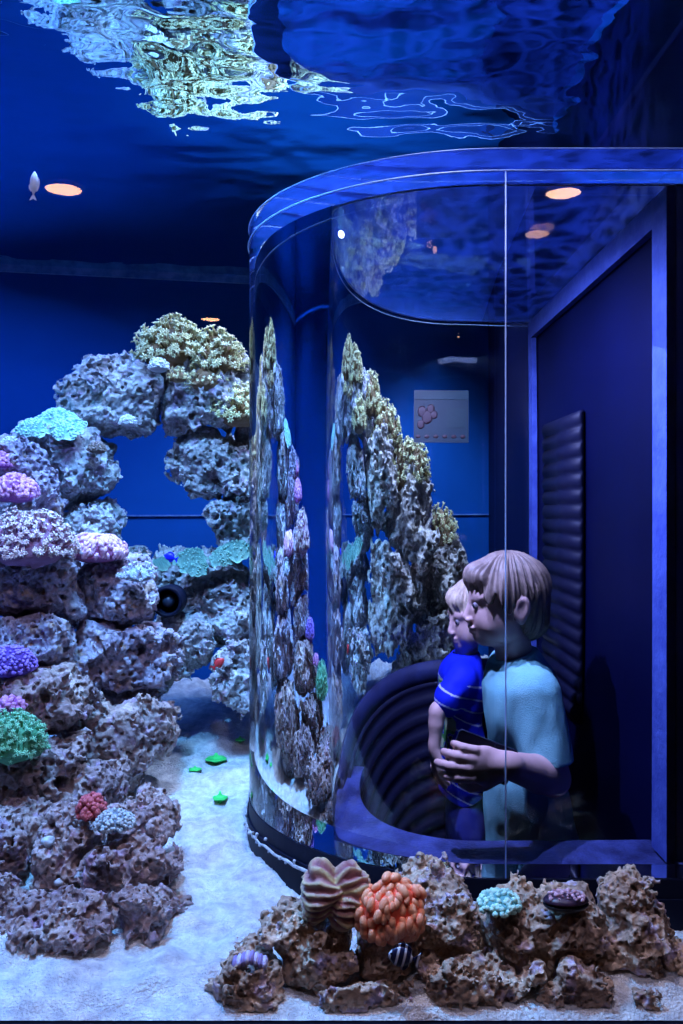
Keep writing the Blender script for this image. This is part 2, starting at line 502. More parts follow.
# water surface: a rippled sheet
hw = .0095
gx = np.arange(-1.69, XW - .001, hw); gy = np.arange(1.052, 2.87, hw)
X, Y = np.meshgrid(gx, gy, indexing='ij')
p = np.stack([X, Y, np.zeros_like(X)], -1)
calm = .35 + .65 * np.clip((X + .55) / .5, 0, 1)
Zw = ZW + calm * (.0030 * vnoise(p * np.array([4.5, 5.5, 1]), 11) + .0016 * vnoise(p * np.array([11, 13, 1]), 12)) + .00055 * vnoise(p * np.array([24, 34, 1]), 13) + .00022 * vnoise(p * np.array([48, 60, 1]), 14)
ids = np.arange(X.size).reshape(X.shape)
q = np.stack([ids[:-1, :-1], ids[1:, :-1], ids[1:, 1:], ids[:-1, 1:]], -1).reshape(-1, 4)
okf = (Y[:-1, :-1] < yback(X[:-1, :-1]) - .012).reshape(-1)
q = q[okf]; used = np.unique(q); mp = np.full(X.size, -1); mp[used] = np.arange(len(used))
wsurf = mesh_obj('water_surface', np.stack([X, Y, Zw], -1).reshape(-1, 3)[used], mp[q], M['water'])
tag(wsurf, 'rippled water surface seen from below across the top of the tank', 'water', kind='structure')

# the clear bubble: one solid wall and lid of acrylic
B = empty('viewing_bubble', (C_T[0], C_T[1], ZRIM), 'large clear acrylic half-round viewing bubble with the two children inside', 'viewing bubble')
ZB = ZRIM + .002
mb = MB()
po, pi = outline(0), outline(TH)
wall_strip(mb, po, ZB, ZLT, mi=0)
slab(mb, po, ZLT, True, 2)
wall_strip(mb, pi, ZB, ZLU, flip=True, mi=1)
slab(mb, pi, ZLU, False, 1)
ring(mb, po, pi, ZB, False, 0)
e0, e1, f0, f1 = po[0], po[-1], pi[0], pi[-1]
mb.add([(*e0, ZB), (*f0, ZB), (*f0, ZLU), (*e0, ZLU)], [(0, 1, 2, 3)])
mb.add([(*e1, ZB), (*f1, ZB), (*f1, ZLU), (*e1, ZLU)], [(3, 2, 1, 0)])
mb.add([(*e0, ZLU), (*e1, ZLU), (*e1, ZLT), (*e0, ZLT)], [(0, 1, 2, 3)])
shell = o = mb.build('acrylic_shell', None, B, smooth=False, mats=[M['acryl_out'], M['acryl_in'], M['acryl_scatter']])
sm = np.zeros(len(o.data.polygons), bool)
nw = len(po) - 1
sm[:nw] = True; sm[nw + 1:nw + 1 + nw] = True
o.data.polygons.foreach_set('use_smooth', sm)
def seam_line(pts, r=.0013): 
    V, Fs = tube(pts, r, 6); return mesh_obj('seam', V, Fs, M['seam'], shell)
seam_line([(*p_, ZLU) for p_ in outline(-.0016)])
seam_line([(*p_, ZLT) for p_ in outline(-.0010)], .0008)  # pale bead draws the light caught on the lid's top edge
seam_line([(C_T[0], C_T[1] - R_T - .0012, z) for z in np.linspace(ZB, ZLU, 6)], .0011)
# lid edge seams inside
seam_line([(*p_, ZLU - .002) for p_ in outline(TH + .0015)], .0012)
# end flange on the side wall, inside the bubble
fx0, fx1 = XE - .014, XE - .001
yn, yf = C_T[1] - R_T + TH + .002, C_T[1] + R_T - TH - .002
fl = MB()
fl.add(*box((fx0, yn, ZRIM + .003), (fx1, yn + .042, ZLU - .003)))
fl.add(*box((fx0, yf - .03, ZRIM + .003), (fx1, yf, ZLU - .003)))
fl.add(*box((fx0, yn + .042, ZLU - .048), (fx1, yf - .03, ZLU - .003)))
fl.build('end_flange', M['flange'], B, smooth=False)

# its black base, from the room floor up through the sand
BS = empty('bubble_base', (C_T[0], C_T[1], 0), 'black half-round base ring standing in the sand under the clear bubble', 'base')
mb = MB(); u_shell(mb, -.004, TH, .0, ZRIM - .028); bwall = mb.build('base_wall', M['black'], BS, smooth=False)
mb = MB(); u_shell(mb, -.001, TH + .004, ZRIM - .0275, ZRIM); mb.build('gasket', M['black'], BS, smooth=False)
mb = MB()
la, lb = outline(TH + .006)[:42], outline(TH + .075)[:42]
for q_, fl_ in ((la, False), (lb, True)): wall_strip(mb, q_, ZRIM - .03, ZRIM - .004, flip=fl_)
ring(mb, la, lb, ZRIM - .004, True); ring(mb, la, lb, ZRIM - .03, False)
for e in (0, -1):
    q = [(*la[e], ZRIM - .03), (*lb[e], ZRIM - .03), (*lb[e], ZRIM - .004), (*la[e], ZRIM - .004)]
    mb.add(q, [(0, 1, 2, 3) if e == 0 else (3, 2, 1, 0)])
mb.build('ledge', M['ledge'], BS, smooth=False)
mb = MB()
pl = outline(-.0085)
r_ = np.random.default_rng(5)
mb.add(*tube([(*p_, ZRIM - .033 + .002 * r_.standard_normal()) for p_ in pl[3:60]], [.0016 + .0012 * r_.random() for _ in pl[3:60]], 6))
for _ in range(60):
    i = r_.integers(5, 58); c = pl[i] + r_.normal(0, .001, 2)
    V, Fs = ico(1); mb.add(V * (.0018 + .0022 * r_.random()) + np.array([c[0], c[1], ZRIM - .034 + r_.normal(0, .005)]), Fs)
mb.build('gravel_line', M['white_gravel'], bwall)

# ribbed liner of the crawl tunnel, hugging the far wall
TL = empty('tunnel_mouth', (C_T[0], C_T[1] + .2, 0), 'black ribbed tunnel mouth curving behind the children at the bubble bottom', 'tunnel')
n = 60
r0 = R_T - TH - .006
path = [np.array([C_T[0] + r0 * math.cos(t), C_T[1] + r0 * math.sin(t)]) for t in np.linspace(math.radians(196), math.pi / 2, n - 14)]
path += [np.array([C_T[0] + k * .235, C_T[1] + r0]) for k in np.linspace(.07, 1, 14)]
path = np.array(path)
def liner_top(s): return .735 + .125 * math.sin(min(1, s / .75) * math.pi / 2) ** .8
def liner(k0, k1, m, name, mat, rib):
    V = []; Fs = []
    for i, pnt in enumerate(path):
        s = i / (n - 1); zt = liner_top(s)
        inward = (np.array([C_T[0], C_T[1]]) - pnt) if pnt[0] <= C_T[0] else np.array([0, -1.0])
        inward = inward / np.linalg.norm(inward)
        for j in range(m + 1):
            u = k0 + (k1 - k0) * j / m
            z = zt - u * .55
            d = .012 + .16 * u + rib * (.5 + .5 * math.cos(j * math.pi / 2))
            V.append((*(pnt + inward * d), z))
    for i in range(n - 1):
        for j in range(m):
            a = i * (m + 1) + j
            Fs.append((a, a + 1, a + m + 2, a + m + 1))
    # back skin for thickness
    k = len(V); V2 = []
    for i, pnt in enumerate(path):
        for j in range(m + 1):
            v = np.array(V[i * (m + 1) + j]); 
            V2.append((*(pnt + (v[:2] - pnt) * .25), v[2]))
    Fs += [tuple(k + q for q in f[::-1]) for f in Fs]
    for i in range(n - 1):
        a, b = i * (m + 1), (i + 1) * (m + 1)
        Fs.append((a, b, k + b, k + a)); Fs.append((b + m, a + m, k + a + m, k + b + m))
    return mesh_obj(name, V + V2, Fs, mat, TL)
liner(0, .09, 2, 'rim', M['rimdark'], 0)
liner(.09, .95, 48, 'ribbed_wall', M['blackrib'], .012)
# ribbed strip in place of mirrored tunnel ribs, small board for a mirrored sign
V = []; Fs = []; m = 120
for j in range(m + 1):
    z = .80 + .65 * j / m; d = .006 + .007 * abs(math.sin(j * math.pi / 6))
    V += [(XE - .002 - d, 1.66, z), (XE - .002 - d, 1.90, z), (XE - .002, 1.66, z), (XE - .002, 1.90, z)]
for j in range(m):
    a = j * 4; Fs += [(a, a + 4, a + 5, a + 1), (a + 2, a + 3, a + 7, a + 6), (a, a + 2, a + 6, a + 4), (a + 1, a + 5, a + 7, a + 3)]
Fs += [(0, 1, 3, 2), (4 * m, 4 * m + 2, 4 * m + 3, 4 * m + 1)]
tag(mesh_obj('mirrored_ribs', V, Fs, M['blackrib']), 'tall narrow dark ribbed strip standing in for mirrored tunnel ribs behind the bigger boy', 'panel')

# orange downlights in the visitors' ceiling (they mirror in the front window)
M['downlight'] = emit_mat('warm downlight', (1, .50, .27), 34)
M['trimring'] = pmat('downlight trim', (.05, .05, .05), .5)
LBL = ['round orange ceiling downlight mirrored in the glass high at the upper left',
       'round orange ceiling downlight mirrored in the glass just above the pale yellow corals',
       'round orange ceiling downlight mirrored in the glass within the bubble lid']
for k, ((lx, ly, lz), rad) in enumerate(zip([(-.3195, 1, .3655), (-.1506, 1, .216), (.255, 1, .361)], (.072, .063, .070))):
    v = (2.55 - .006 - EYE) / lz; x = lx * v; y = 2 * 1.028 - v
    L = empty('ceiling_downlight', (x, y, 2.54), LBL[k], 'ceiling light', 'orange ceiling downlights')
    a = np.arange(40) * 2 * np.pi / 40
    V = [(x + rad * math.cos(t), y + rad * math.sin(t), 2.543) for t in a] + [(x + rad * math.cos(t), y + rad * math.sin(t), 2.549) for t in a]
    Fs = [tuple(range(40))[::-1], tuple(range(40, 80))] + [(i, (i + 1) % 40, 40 + (i + 1) % 40, 40 + i) for i in range(40)]
    mesh_obj('lens', V, Fs, M['downlight'], L, smooth=False)
    V, Fs = tube([(x + (rad + .006) * math.cos(t), y + (rad + .006) * math.sin(t), 2.543) for t in a], .0055, 8, True)
    mesh_obj('trim_ring', V, Fs, M['trimring'], L)

# unseen lamp panels over the water, built without hangers
def led_panel(x, y, z, w, d, col, s, label):
    L = empty('aquarium_lamp', (x, y, z), label, 'aquarium lamp', 'lamps over the water')
    hs_ = mesh_obj('housing', *box((x - w / 2, y - d / 2, z), (x + w / 2, y + d / 2, z + .04)), M['black'], L, smooth=False)
    mesh_obj('diffuser', *box((x - w / 2 + .01, y - d / 2 + .01, z - .008), (x + w / 2 - .01, y + d / 2 - .01, z - .0005)), emit_mat('lamp diffuser', col, s), hs_, smooth=False)
# ------------------------------------------------------------------ live rock
# label, px, py, D, rx, ry (pixels), depth half size (m), material, tilt
ROCKS = [
 # the arch
 ('arch rock under the feathery yellow corals, over the opening', 202, 396, 2.15, 50, 44, .11, 'grey', 0),
 ('arch rock with the small white ball coral, left of the opening top', 126, 398, 2.12, 46, 36, .11, 'grey', 15),
 ('knobbly grey rock under the pale turquoise plate corals', 62, 462, 2.05, 46, 48, .12, 'grey', -20),
 ('grey arch rock hanging at the right above the opening', 222, 462, 2.17, 40, 32, .10, 'grey', 10),
 ('small grey knob of rock carrying the little blue coral', 103, 378, 2.12, 22, 17, .05, 'grey', 0),
 ('grey rock pillar right of the opening, cut off by the bubble', 244, 515, 2.20, 26, 40, .10, 'grey', 0),
 ('grey rock behind the bubble edge under the lowest yellow coral', 262, 440, 2.22, 32, 44, .10, 'grey', 0),
 ('low grey rock under the green plate corals beside the blue fish', 197, 577, 2.22, 46, 24, .11, 'grey', 0),
 ('grey rock right of the dark round pipe mouth', 216, 612, 2.16, 38, 34, .11, 'grey', 12),
 ('grey rock below the dark round pipe mouth', 172, 646, 2.12, 38, 36, .10, 'grey', 0),
 ('grey rock on the far sand beside the small red fish', 242, 668, 2.06, 30, 34, .10, 'grey', -15),
 ('dark grey rock between the opening and the pipe mouth', 138, 592, 2.16, 20, 32, .09, 'grey', 0),
 ('grey rock at the bottom of the left arch leg', 84, 535, 2.08, 32, 36, .11, 'grey', 0),
 # left wall of the reef
 ('rock with the uppermost purple pink corals at the left edge', 8, 480, 1.92, 42, 42, .11, 'purple', 0),
 ('rock bearing the big cream pink fluffy coral', 30, 580, 1.80, 60, 44, .12, 'purple', 8),
 ('rock under the round ridged pink coral and white tufts', 108, 592, 1.92, 46, 42, .11, 'purple', 0),
 ('grey purple rock just above the violet dome coral', 22, 640, 1.74, 42, 36, .11, 'purple', 0),
 ('pitted rock at the middle of the reef wall, above the far sand', 100, 655, 1.88, 54, 42, .12, 'purple', -15),
 ('pointed dark rock reaching over the far edge of the sand', 118, 702, 1.90, 32, 24, .08, 'purple', 0),
 ('long brown rock leaning down to the sand, right of the green coral', 108, 752, 1.80, 46, 54, .11, 'brown', 20),
 ('brown rock under the violet dome coral', 38, 702, 1.66, 52, 38, .11, 'brown', 0),
 ('brown rock under the frilly green coral', 26, 774, 1.58, 50, 42, .11, 'brown', 0),
 ('brown rock between the green coral and the red coral', 78, 788, 1.60, 42, 38, .10, 'brown', 0),
 ('rock cut by the left picture edge above the lowest rocks', 14, 848, 1.42, 32, 40, .09, 'brown', 0),
 ('rock with two white pebbles below the red coral', 72, 852, 1.42, 36, 40, .09, 'brown', 0),
 ('slanting slab of rock beside the flat grey coral, by the sand', 138, 832, 1.44, 36, 28, .09, 'brown', -32),
 ('rough brown ledge jutting right over the sand at the lower left', 126, 870, 1.36, 52, 32, .09, 'brown', -20),
 ('front brown rock lying on the sand at the lower left', 62, 930, 1.25, 58, 32, .08, 'brown', 0),
 ('brown rock by the sand at the foot of the jutting ledge', 142, 918, 1.28, 36, 36, .08, 'brown', 0),
 ('dark rock low at the left picture edge', 2, 905, 1.34, 22, 34, .07, 'brown', 0),
 # front row under the bubble
 ('small front rock with the banded violet crust, left of the row', 254, 982, 1.112, 40, 40, .05, 'tan', 0),
 ('pitted front rock under the beige folded coral', 314, 950, 1.14, 50, 42, .055, 'tan', 10),
 ('front rock behind the striped fish, under the orange coral', 384, 950, 1.135, 46, 40, .055, 'tan', 0),
 ('low front rock at the bottom edge below the striped fish', 372, 1002, 1.095, 54, 30, .05, 'tan', 0),
 ('tall pale front rock right of the orange coral', 442, 934, 1.155, 46, 54, .06, 'tan', 0),
 ('front rock at the bottom edge below the dark hollow', 470, 990, 1.10, 60, 42, .05, 'tan', 0),
 ('large pale front rock below the dark mussel shell', 548, 938, 1.145, 72, 52, .06, 'tan', -8),
 ('front rock at the bottom edge below the large pale rock', 566, 994, 1.10, 54, 38, .05, 'tan', 0),
 ('front rock sloping down right of the large pale rock', 620, 946, 1.145, 42, 48, .055, 'tan', 30),
 ('last low front rock at the right picture edge', 666, 966, 1.15, 36, 26, .05, 'tan', 0),
 ('lone small stone on the sand at the lower right corner', 630, 997, 1.085, 17, 15, .022, 'tan', 0),
 # behind the bubble: seen through it
 ('tall rock seen through the bubble under its tan corals', 284, 470, 2.22, 44, 66, .12, 'pale', -14),
 ('rock seen through the bubble below the green tufted corals', 352, 530, 2.25, 62, 56, .13, 'pale', -30),
 ('rock seen through the bubble level with the bigger boy face', 412, 606, 2.32, 52, 52, .12, 'pale', -20),
 ('lower rock seen through the bubble beside the smaller boy', 322, 606, 2.20, 64, 76, .13, 'pale', 0),
 ('rock seen through the bubble just above the tunnel mouth', 386, 676, 2.27, 70, 52, .12, 'pale', 0),
]
_rk = np.random.default_rng(42)
def rot_y(a):
    c, s = math.cos(a), math.sin(a)
    return np.array([[c, 0, s], [0, 1, 0], [-s, 0, c]])
RB = []
for k, (lab, px, py, D, rx, ry, rd, mt, tilt) in enumerate(ROCKS):
    c = P(px, py, D); sx, sz = rx / F_PX * D, ry / F_PX * D
    R = rot_y(math.radians(tilt))
    blobs = []
    nb = _rk.integers(6, 10)
    for b in range(nb):
        u = _rk.uniform(-1, 1, 3) * np.array([.72, .5, .66]) if b else np.zeros(3)
        f = _rk.uniform(.40, .66) if b else .86
        blobs.append((c + R @ (u * [sx, rd, sz]), np.array([sx, rd, sz]) * f * _rk.uniform(.85, 1.15, 3)))
    RB.append((c, np.array([sx, rd, sz]), R, blobs))
def rock_base(k, X, Y, Z):
    c, r, R, blobs = RB[k]
    best = np.full(X.shape, 9.0, np.float32)
    for bc, br in blobs:
        p = np.stack([X - bc[0], Y - bc[1], Z - bc[2]], -1).astype(np.float32) @ R.astype(np.float32)
        q = np.abs(p / br.astype(np.float32)); q = (q * q * q) @ np.ones(3, np.float32)
        q = np.cbrt(q)
        d = (q - 1) * br.min()
        kk = .22 * r.min()
        h = np.clip(.5 + .5 * (best - d) / kk, 0, 1)
        best = best * (1 - h) + d * h - kk * h * (1 - h)
    return best
def up2(a, shape):
    for ax in range(3):
        n = shape[ax]; i = np.arange(n) / 2; i0 = np.floor(i).astype(int); i1 = np.minimum(i0 + 1, a.shape[ax] - 1); f = (i - i0).astype(np.float32)
        sh = [1, 1, 1]; sh[ax] = n
        a = np.take(a, i0, ax) * (1 - f).reshape(sh) + np.take(a, i1, ax) * f.reshape(sh)
    return a
rock_objs = []
for k, (lab, px, py, D, rx, ry, rd, mt, tilt) in enumerate(ROCKS):
    c, r, R, blobs = RB[k]
    h = max(.0014, min(r.max() * 2.3 / 105, 1.25 * D / F_PX * 1.15))
    if mt == 'tan': h = 1.15 * D / F_PX
    ext = np.abs(R) @ r * 1.28 + 6 * h
    lo, hi = c - ext, c + ext
    n = np.ceil((hi - lo) / h).astype(int)
    ax = [lo[i] + np.arange(n[i]) * h for i in range(3)]
    X, Y, Z = np.meshgrid(*ax, indexing='ij')
    d = rock_base(k, X, Y, Z) / h
    off = _rk.integers(0, NV, 3); perm = _rk.permutation(3); fl = _rk.random(3) < .5
    tk = lambda vol: take(vol, n, off, perm, fl)
    lump = tk(W_BIG); sm_ = tk(W_SML)
    dn = d - 10.0 * tk(N_LOW) - 5.0 * tk(N_MID) - 1.2 * tk(N_HI)
    dn = dn + .5 * np.minimum(lump, 9) - 2.6             # rounded knobs
    hole = np.minimum(3.3 + 3.0 * tk(N_LOW.transpose(1, 2, 0)) - np.roll(lump, 5, 0)[:n[0], :n[1], :n[2]] * 1.0, dn + 5)
    dn = np.maximum(dn, hole)
    hole2 = np.minimum(1.9 + 1.2 * tk(N_MID) - sm_, dn + 3)
    dn = np.maximum(dn, hole2)
    # touching neighbours share a seam instead of running into each other
    for j in range(len(ROCKS)):
        if j == k: continue
        cj, rj, Rj, _ = RB[j]
        ej = np.abs(Rj) @ rj * 1.3
        if np.all(np.abs(cj - c) < ej + ext):
            dj = up2(rock_base(j, X[::2, ::2, ::2], Y[::2, ::2, ::2], Z[::2, ::2, ::2]), dn.shape) / h
            wob = up2(vnoise(np.stack([X[::2, ::2, ::2], Y[::2, ::2, ::2], Z[::2, ::2, ::2]], -1) * 28, 77).astype(np.float32), dn.shape)
            dn = np.maximum(dn, (d - dj) * .5 + .8 + np.clip(3.2 * tk(N_MID) + 1.6, 0, 9) + np.clip(2.6 - sm_, 0, 9) + wob * (.011 / h if k < j else -.011 / h))
    # clear of the bubble, the walls and the front window
    rad = np.where(X < C_T[0], np.hypot(X - C_T[0], Y - C_T[1]), np.abs(Y - C_T[1]))
    dn = np.maximum(dn, (R_T + .010 - rad) / h)
    dn = np.maximum(dn, (Y - (yback(X) - .02)) / h)
    dn = np.maximum(dn, (1.060 - Y) / h)
    dn = np.maximum(dn, (X - (XW - .006)) / h)
    sd = sand_z(X[:, :, 0], Y[:, :, 0]) + .001
    dn = np.maximum(dn, (sd[:, :, None] - Z) / h)
    dn[0], dn[-1] = 3, 3; dn[:, 0], dn[:, -1] = 3, 3; dn[:, :, 0], dn[:, :, -1] = 3, 3
    V, Q = keep_largest(*surface_nets(dn.astype(np.float32), lo, h))
    o = mesh_obj('reef_rock', V, Q, M['rock_' + mt])
    tag(o, lab, 'rock', 'live rocks of the reef')
    rock_objs.append(o)
print('rock verts', sum(len(o.data.vertices) for o in rock_objs))

# ------------------------------------------------------------------ surface finder
from mathutils.bvhtree import BVHTree
_bv = []
for o in rock_objs + [sand]:
    me = o.data; n = len(me.vertices)
    co = np.zeros(n * 3, np.float32); me.vertices.foreach_get('co', co); co = co.reshape(-1, 3) + np.array(o.location)
    m = len(me.polygons); li = np.zeros(m * 4, np.int32); me.loops.foreach_get('vertex_index', li)
    _bv.append(BVHTree.FromPolygons([Vector(v) for v in co.tolist()], li.reshape(-1, 4).tolist()))
def hit(px, py, default=2.0):
    """the point of rock or sand that the photograph shows at this pixel"""
    o = Vector((0, 0, EYE)); d = Vector(P(px, py, 1.0)) - o; d.normalize()
    best = None
    for b in _bv:
        r = b.ray_cast(o, d)
        if r[0] is not None and (best is None or r[3] < best[3]): best = r
    return np.array(best[0]) if best else P(px, py, default)
# ------------------------------------------------------------------ corals
G = {}
def cmat(key, stops, rough=.6, bump=.3, bscale=300, spec=.25):
    if key not in G: G[key] = pmat(key, stops[0][1], rough, attr=stops, bump=bump, bscale=bscale, spec=spec)
    return G[key]
def dome_dirs(n, seed, low=-.25):
    r = np.random.default_rng(seed)
    i = np.arange(n) + .5
    z = 1 - (1 - low) * i / n
    a = i * 2.399963 + r.normal(0, .25, n)
    s = np.sqrt(np.clip(1 - z * z, 0, 1))
    d = np.stack([s * np.cos(a), s * np.sin(a), z], -1) + r.normal(0, .06, (n, 3))
    return d / np.linalg.norm(d, axis=1)[:, None]
def lump_base(c, r, seed, sub=4, amp=.16, fr=2.2):
    V, Fs = ico(sub)
    k = 1 + amp * vnoise(V * fr + seed, seed) + amp * .5 * vnoise(V * fr * 2.7, seed + 1)
    W = V * k[:, None]; W[:, 2] = np.where(W[:, 2] < 0, W[:, 2] * .5, W[:, 2])
    return W * np.array(r) + np.array(c), Fs
def feather_clump(name, c, r, n, L, seed, mats, label, cat='soft coral', group=None, low=-.3, nb=6):
    """soft coral: a lumpy stem mass thickly set with stalked, feathery polyps"""
    c = np.array(c, float); rr = np.random.default_rng(seed)
    T = empty(name, c - np.array([0, 0, r[2]]), label, cat, group)
    V, Fs = lump_base(c, np.array(r) * .9, seed)
    MB().add(V, Fs, .15).build('stem_mass', mats, T)
    mb = MB()
    for d in dome_dirs(n, seed, low):
        k = 1 + .16 * vnoise(d[None] * 2.2 + seed, seed)[0]
        p = d * np.array(r) * .86 * k
        if p[2] < 0: p[2] *= .5
        p = c + p
        up = d + np.array([0, 0, .35]) + rr.normal(0, .22, 3); up /= np.linalg.norm(up)
        l = L * rr.uniform(.7, 1.3)
        q = p + up * l
        tt = rr.uniform(.5, .72)
        V, Fs = tube([p, p + up * l * .6 + rr.normal(0, .001, 3), q], [l * .17, l * .12, l * .10], 5)
        mb.add(V, Fs, np.repeat([.25, .45, tt], 5))
        _, u, w = frame_axes(up)
        a0 = rr.uniform(0, 6.28)
        for b in range(nb):
            a = a0 + b * 2 * np.pi / nb
            o_ = np.cos(a) * u + np.sin(a) * w
            e = q + (o_ * .75 + up * rr.uniform(.15, .7)) * l * .55
            m = (q + e) / 2 + up * l * .08
            sd = np.cross(up, o_) * l * .085
            V = [q + sd - up * l * .1, q - sd - up * l * .1, m + sd * 1.15, m - sd * 1.15, e + sd * .5, e - sd * .5, q + up * l * .07, m + up * l * .09]
            mb.add(V, [(0, 2, 7, 6), (6, 7, 3, 1), (2, 4, 7), (7, 4, 5), (7, 5, 3), (0, 1, 3, 2), (2, 3, 5, 4)], [tt, tt, tt + .15, tt + .15, 1, 1, tt, .9])
    mb.build('polyps', mats, T)
    return T
def bump_dome(name, c, r, n, rb, seed, mat, label, cat='coral', group=None, elong=1.0, low=-.2, sub=1, rot=None, amp=.12, basecol=.1):
    """stony coral: a dome covered in rounded knobs"""
    c = np.array(c, float); rr = np.random.default_rng(seed)
    mb = MB()
    R = np.eye(3) if rot is None else rot
    V, Fs = lump_base([0, 0, 0], np.array(r) * .95, seed, 4, amp)
    mb.add(V @ R.T + c, Fs, basecol)
    for d in dome_dirs(n, seed, low):
        k = 1 + amp * vnoise(d[None] * 2.2 + seed, seed)[0] + amp * .5 * vnoise(d[None] * 5.94, seed + 1)[0]
        p = d * np.array(r) * .97 * k
        if p[2] < 0: p[2] *= .5
        nrm = d / np.array(r); nrm /= np.linalg.norm(nrm)
        tdir = np.cross(nrm, np.cross(np.array([rr.normal(0, .3), rr.normal(0, .3), 1.0]), nrm)); tdir /= np.linalg.norm(tdir) + 1e-9
        sdir = np.cross(nrm, tdir)
        s = rb * rr.uniform(.75, 1.25)
        V, Fs = ico(sub)
        W = p + (V[:, :1] * tdir * elong + V[:, 1:2] * sdir + V[:, 2:] * nrm) * s
        mb.add(W @ R.T + c, Fs, np.clip(.35 + .65 * (V[:, 2] * .5 + .5) * rr.uniform(.7, 1.1), 0, 1))
    o = mb.build(name, mat, origin=c - np.array([0, 0, r[2] * .5]))
    return tag(o, label, cat, group)
def plate_coral(name, c, plates, seed, mat, label, group=None, cat='plate coral', knobs=0):
    """thin ruffled plates with a knobbly top and a paler rim"""
    c = np.array(c, float); rr = np.random.default_rng(seed); mb = MB()
    for (dx, dy, dz, rad, tilt, az) in plates:
        m, na = 16, 64
        th = np.arange(na) * 2 * np.pi / na
        wob = 1 + .10 * np.sin(3 * th + seed + dx * 99) + .07 * np.sin(7 * th + 2 * seed) + .04 * np.sin(13 * th)
        V = []; T = []
        m = 16
        for side in (1, -1):
            for i in range(m + 1):
                f = i / m
                x = rad * f * wob * np.cos(th); y = rad * f * wob * np.sin(th)
                z = rad * (.50 * (1 - f ** 2.4) * (1 if side > 0 else .35) - (.0 if side > 0 else .10 * (1 - f ** 6))) + rad * .045 * f * f * np.sin(9 * th + seed)
                if side > 0: z = z + rad * .05 * np.sin(x / rad * 27 + 2 * np.sin(y / rad * 9)) * np.sin(y / rad * 27)
                V.append(np.stack([x, y, z], -1)); T += [(.15 + .85 * f ** 5 if side > 0 else .05)] * na
        V = np.concatenate(V)
        a, b = math.radians(tilt), math.radians(az)
        Rx = np.array([[1, 0, 0], [0, math.cos(a), -math.sin(a)], [0, math.sin(a), math.cos(a)]])
        Rz = np.array([[math.cos(b), -math.sin(b), 0], [math.sin(b), math.cos(b), 0], [0, 0, 1]])
        V = V @ (Rz @ Rx).T + c + np.array([dx, dy, dz])
        for q in range(knobs):
            i = int(m * math.sqrt(rr.random()) * .97) + 0; k_ = i * na + rr.integers(na)
            W, F2 = ico(1); mb.add(W * rad * rr.uniform(.055, .10) + V[k_], F2, np.clip(.35 + .6 * (W[:, 2] * .5 + .5) * rr.uniform(.6, 1.1), 0, 1))
        Fs = []
        for s_ in (0, 1):
            o_ = s_ * (m + 1) * na
            for i in range(m):
                for q in range(na):
                    f4 = (o_ + i * na + q, o_ + (i + 1) * na + q, o_ + (i + 1) * na + (q + 1) % na, o_ + i * na + (q + 1) % na)
                    Fs.append(f4 if s_ == 0 else f4[::-1])
        e0, e1 = m * na, (m + 1) * na + m * na
        for q in range(na): Fs.append((e0 + q, e1 + q, e1 + (q + 1) % na, e0 + (q + 1) % na))
        mb.add(V, Fs, T)
    return tag(mb.build(name, mat), label, cat, group)
YEL = cmat('pale yellow feather coral', [(0, (.16, .08, .05)), (.3, (.36, .24, .13)), (.6, (.70, .62, .32)), (1, (.98, .98, .62))])
PINK = cmat('cream pink feather coral', [(0, (.20, .08, .16)), (.35, (.46, .24, .38)), (.7, (.75, .52, .56)), (1, (.95, .80, .72))])
ROSE = cmat('rose ridged coral', [(0, (.30, .08, .22)), (.4, (.50, .18, .38)), (1, (.82, .50, .66))])
LILAC = cmat('purple pink coral', [(0, (.22, .05, .24)), (.4, (.50, .16, .46)), (1, (.78, .38, .66))])
TEAL = cmat('turquoise plate coral', [(0, (.08, .26, .28)), (.3, (.20, .46, .44)), (1, (.58, .84, .74))])
GREENP = cmat('dull green plate coral', [(0, (.04, .13, .12)), (.3, (.09, .22, .19)), (1, (.26, .48, .40))])
VIOLET = cmat('violet dome coral', [(0, (.06, .02, .20)), (.4, (.18, .08, .46)), (1, (.44, .28, .86))])
FRILL = cmat('frilly green coral', [(0, (.05, .22, .10)), (.4, (.16, .50, .26)), (1, (.46, .95, .58))])
RED = cmat('dark red knobby coral', [(0, (.20, .02, .03)), (.4, (.40, .05, .07)), (1, (.66, .16, .18))])
GREYC = cmat('grey flat coral', [(0, (.10, .13, .17)), (.4, (.26, .32, .36)), (1, (.55, .60, .62))])
ORANGE = cmat('orange lobed coral', [(0, (.95, .09, .05)), (.4, (1.0, .22, .12)), (1, (1.0, .46, .26))], .35, .1)
BEIGE = cmat('beige folded coral', [(0, (.28, .10, .13)), (.45, (.42, .22, .20)), (1, (.60, .50, .26))], .5, .2)
WHITEC = cmat('pale ball coral', [(0, (.40, .42, .48)), (1, (.80, .80, .82))])
AQUA = cmat('aqua crust coral', [(0, (.08, .26, .26)), (.4, (.22, .52, .50)), (1, (.60, .86, .70))])
NEON = cmat('bright green mushroom', [(0, (.02, .30, .05)), (.5, (.03, .62, .10)), (1, (.12, .90, .22))], .45)
def m_px(px, D): return px / F_PX * D
YG = 'feathery yellow corals on the arch'
feather_clump('feather_coral', P(172, 356, 2.10), (m_px(31, 2.12), .07, m_px(32, 2.12)), 380, .019, 1, YEL, 'biggest feathery pale yellow coral on top of the rock arch', group=YG)
feather_clump('feather_coral', P(216, 366, 2.10), (m_px(22, 2.14), .06, m_px(30, 2.14)), 300, .018, 2, YEL, 'second feathery yellow coral on the arch, just right of the biggest', group=YG)
feather_clump('feather_coral', P(238, 416, 2.09), (m_px(20, 2.12), .05, m_px(26, 2.12)), 230, .018, 3, YEL, 'lower feathery yellow coral beside the left edge of the bubble', group=YG)
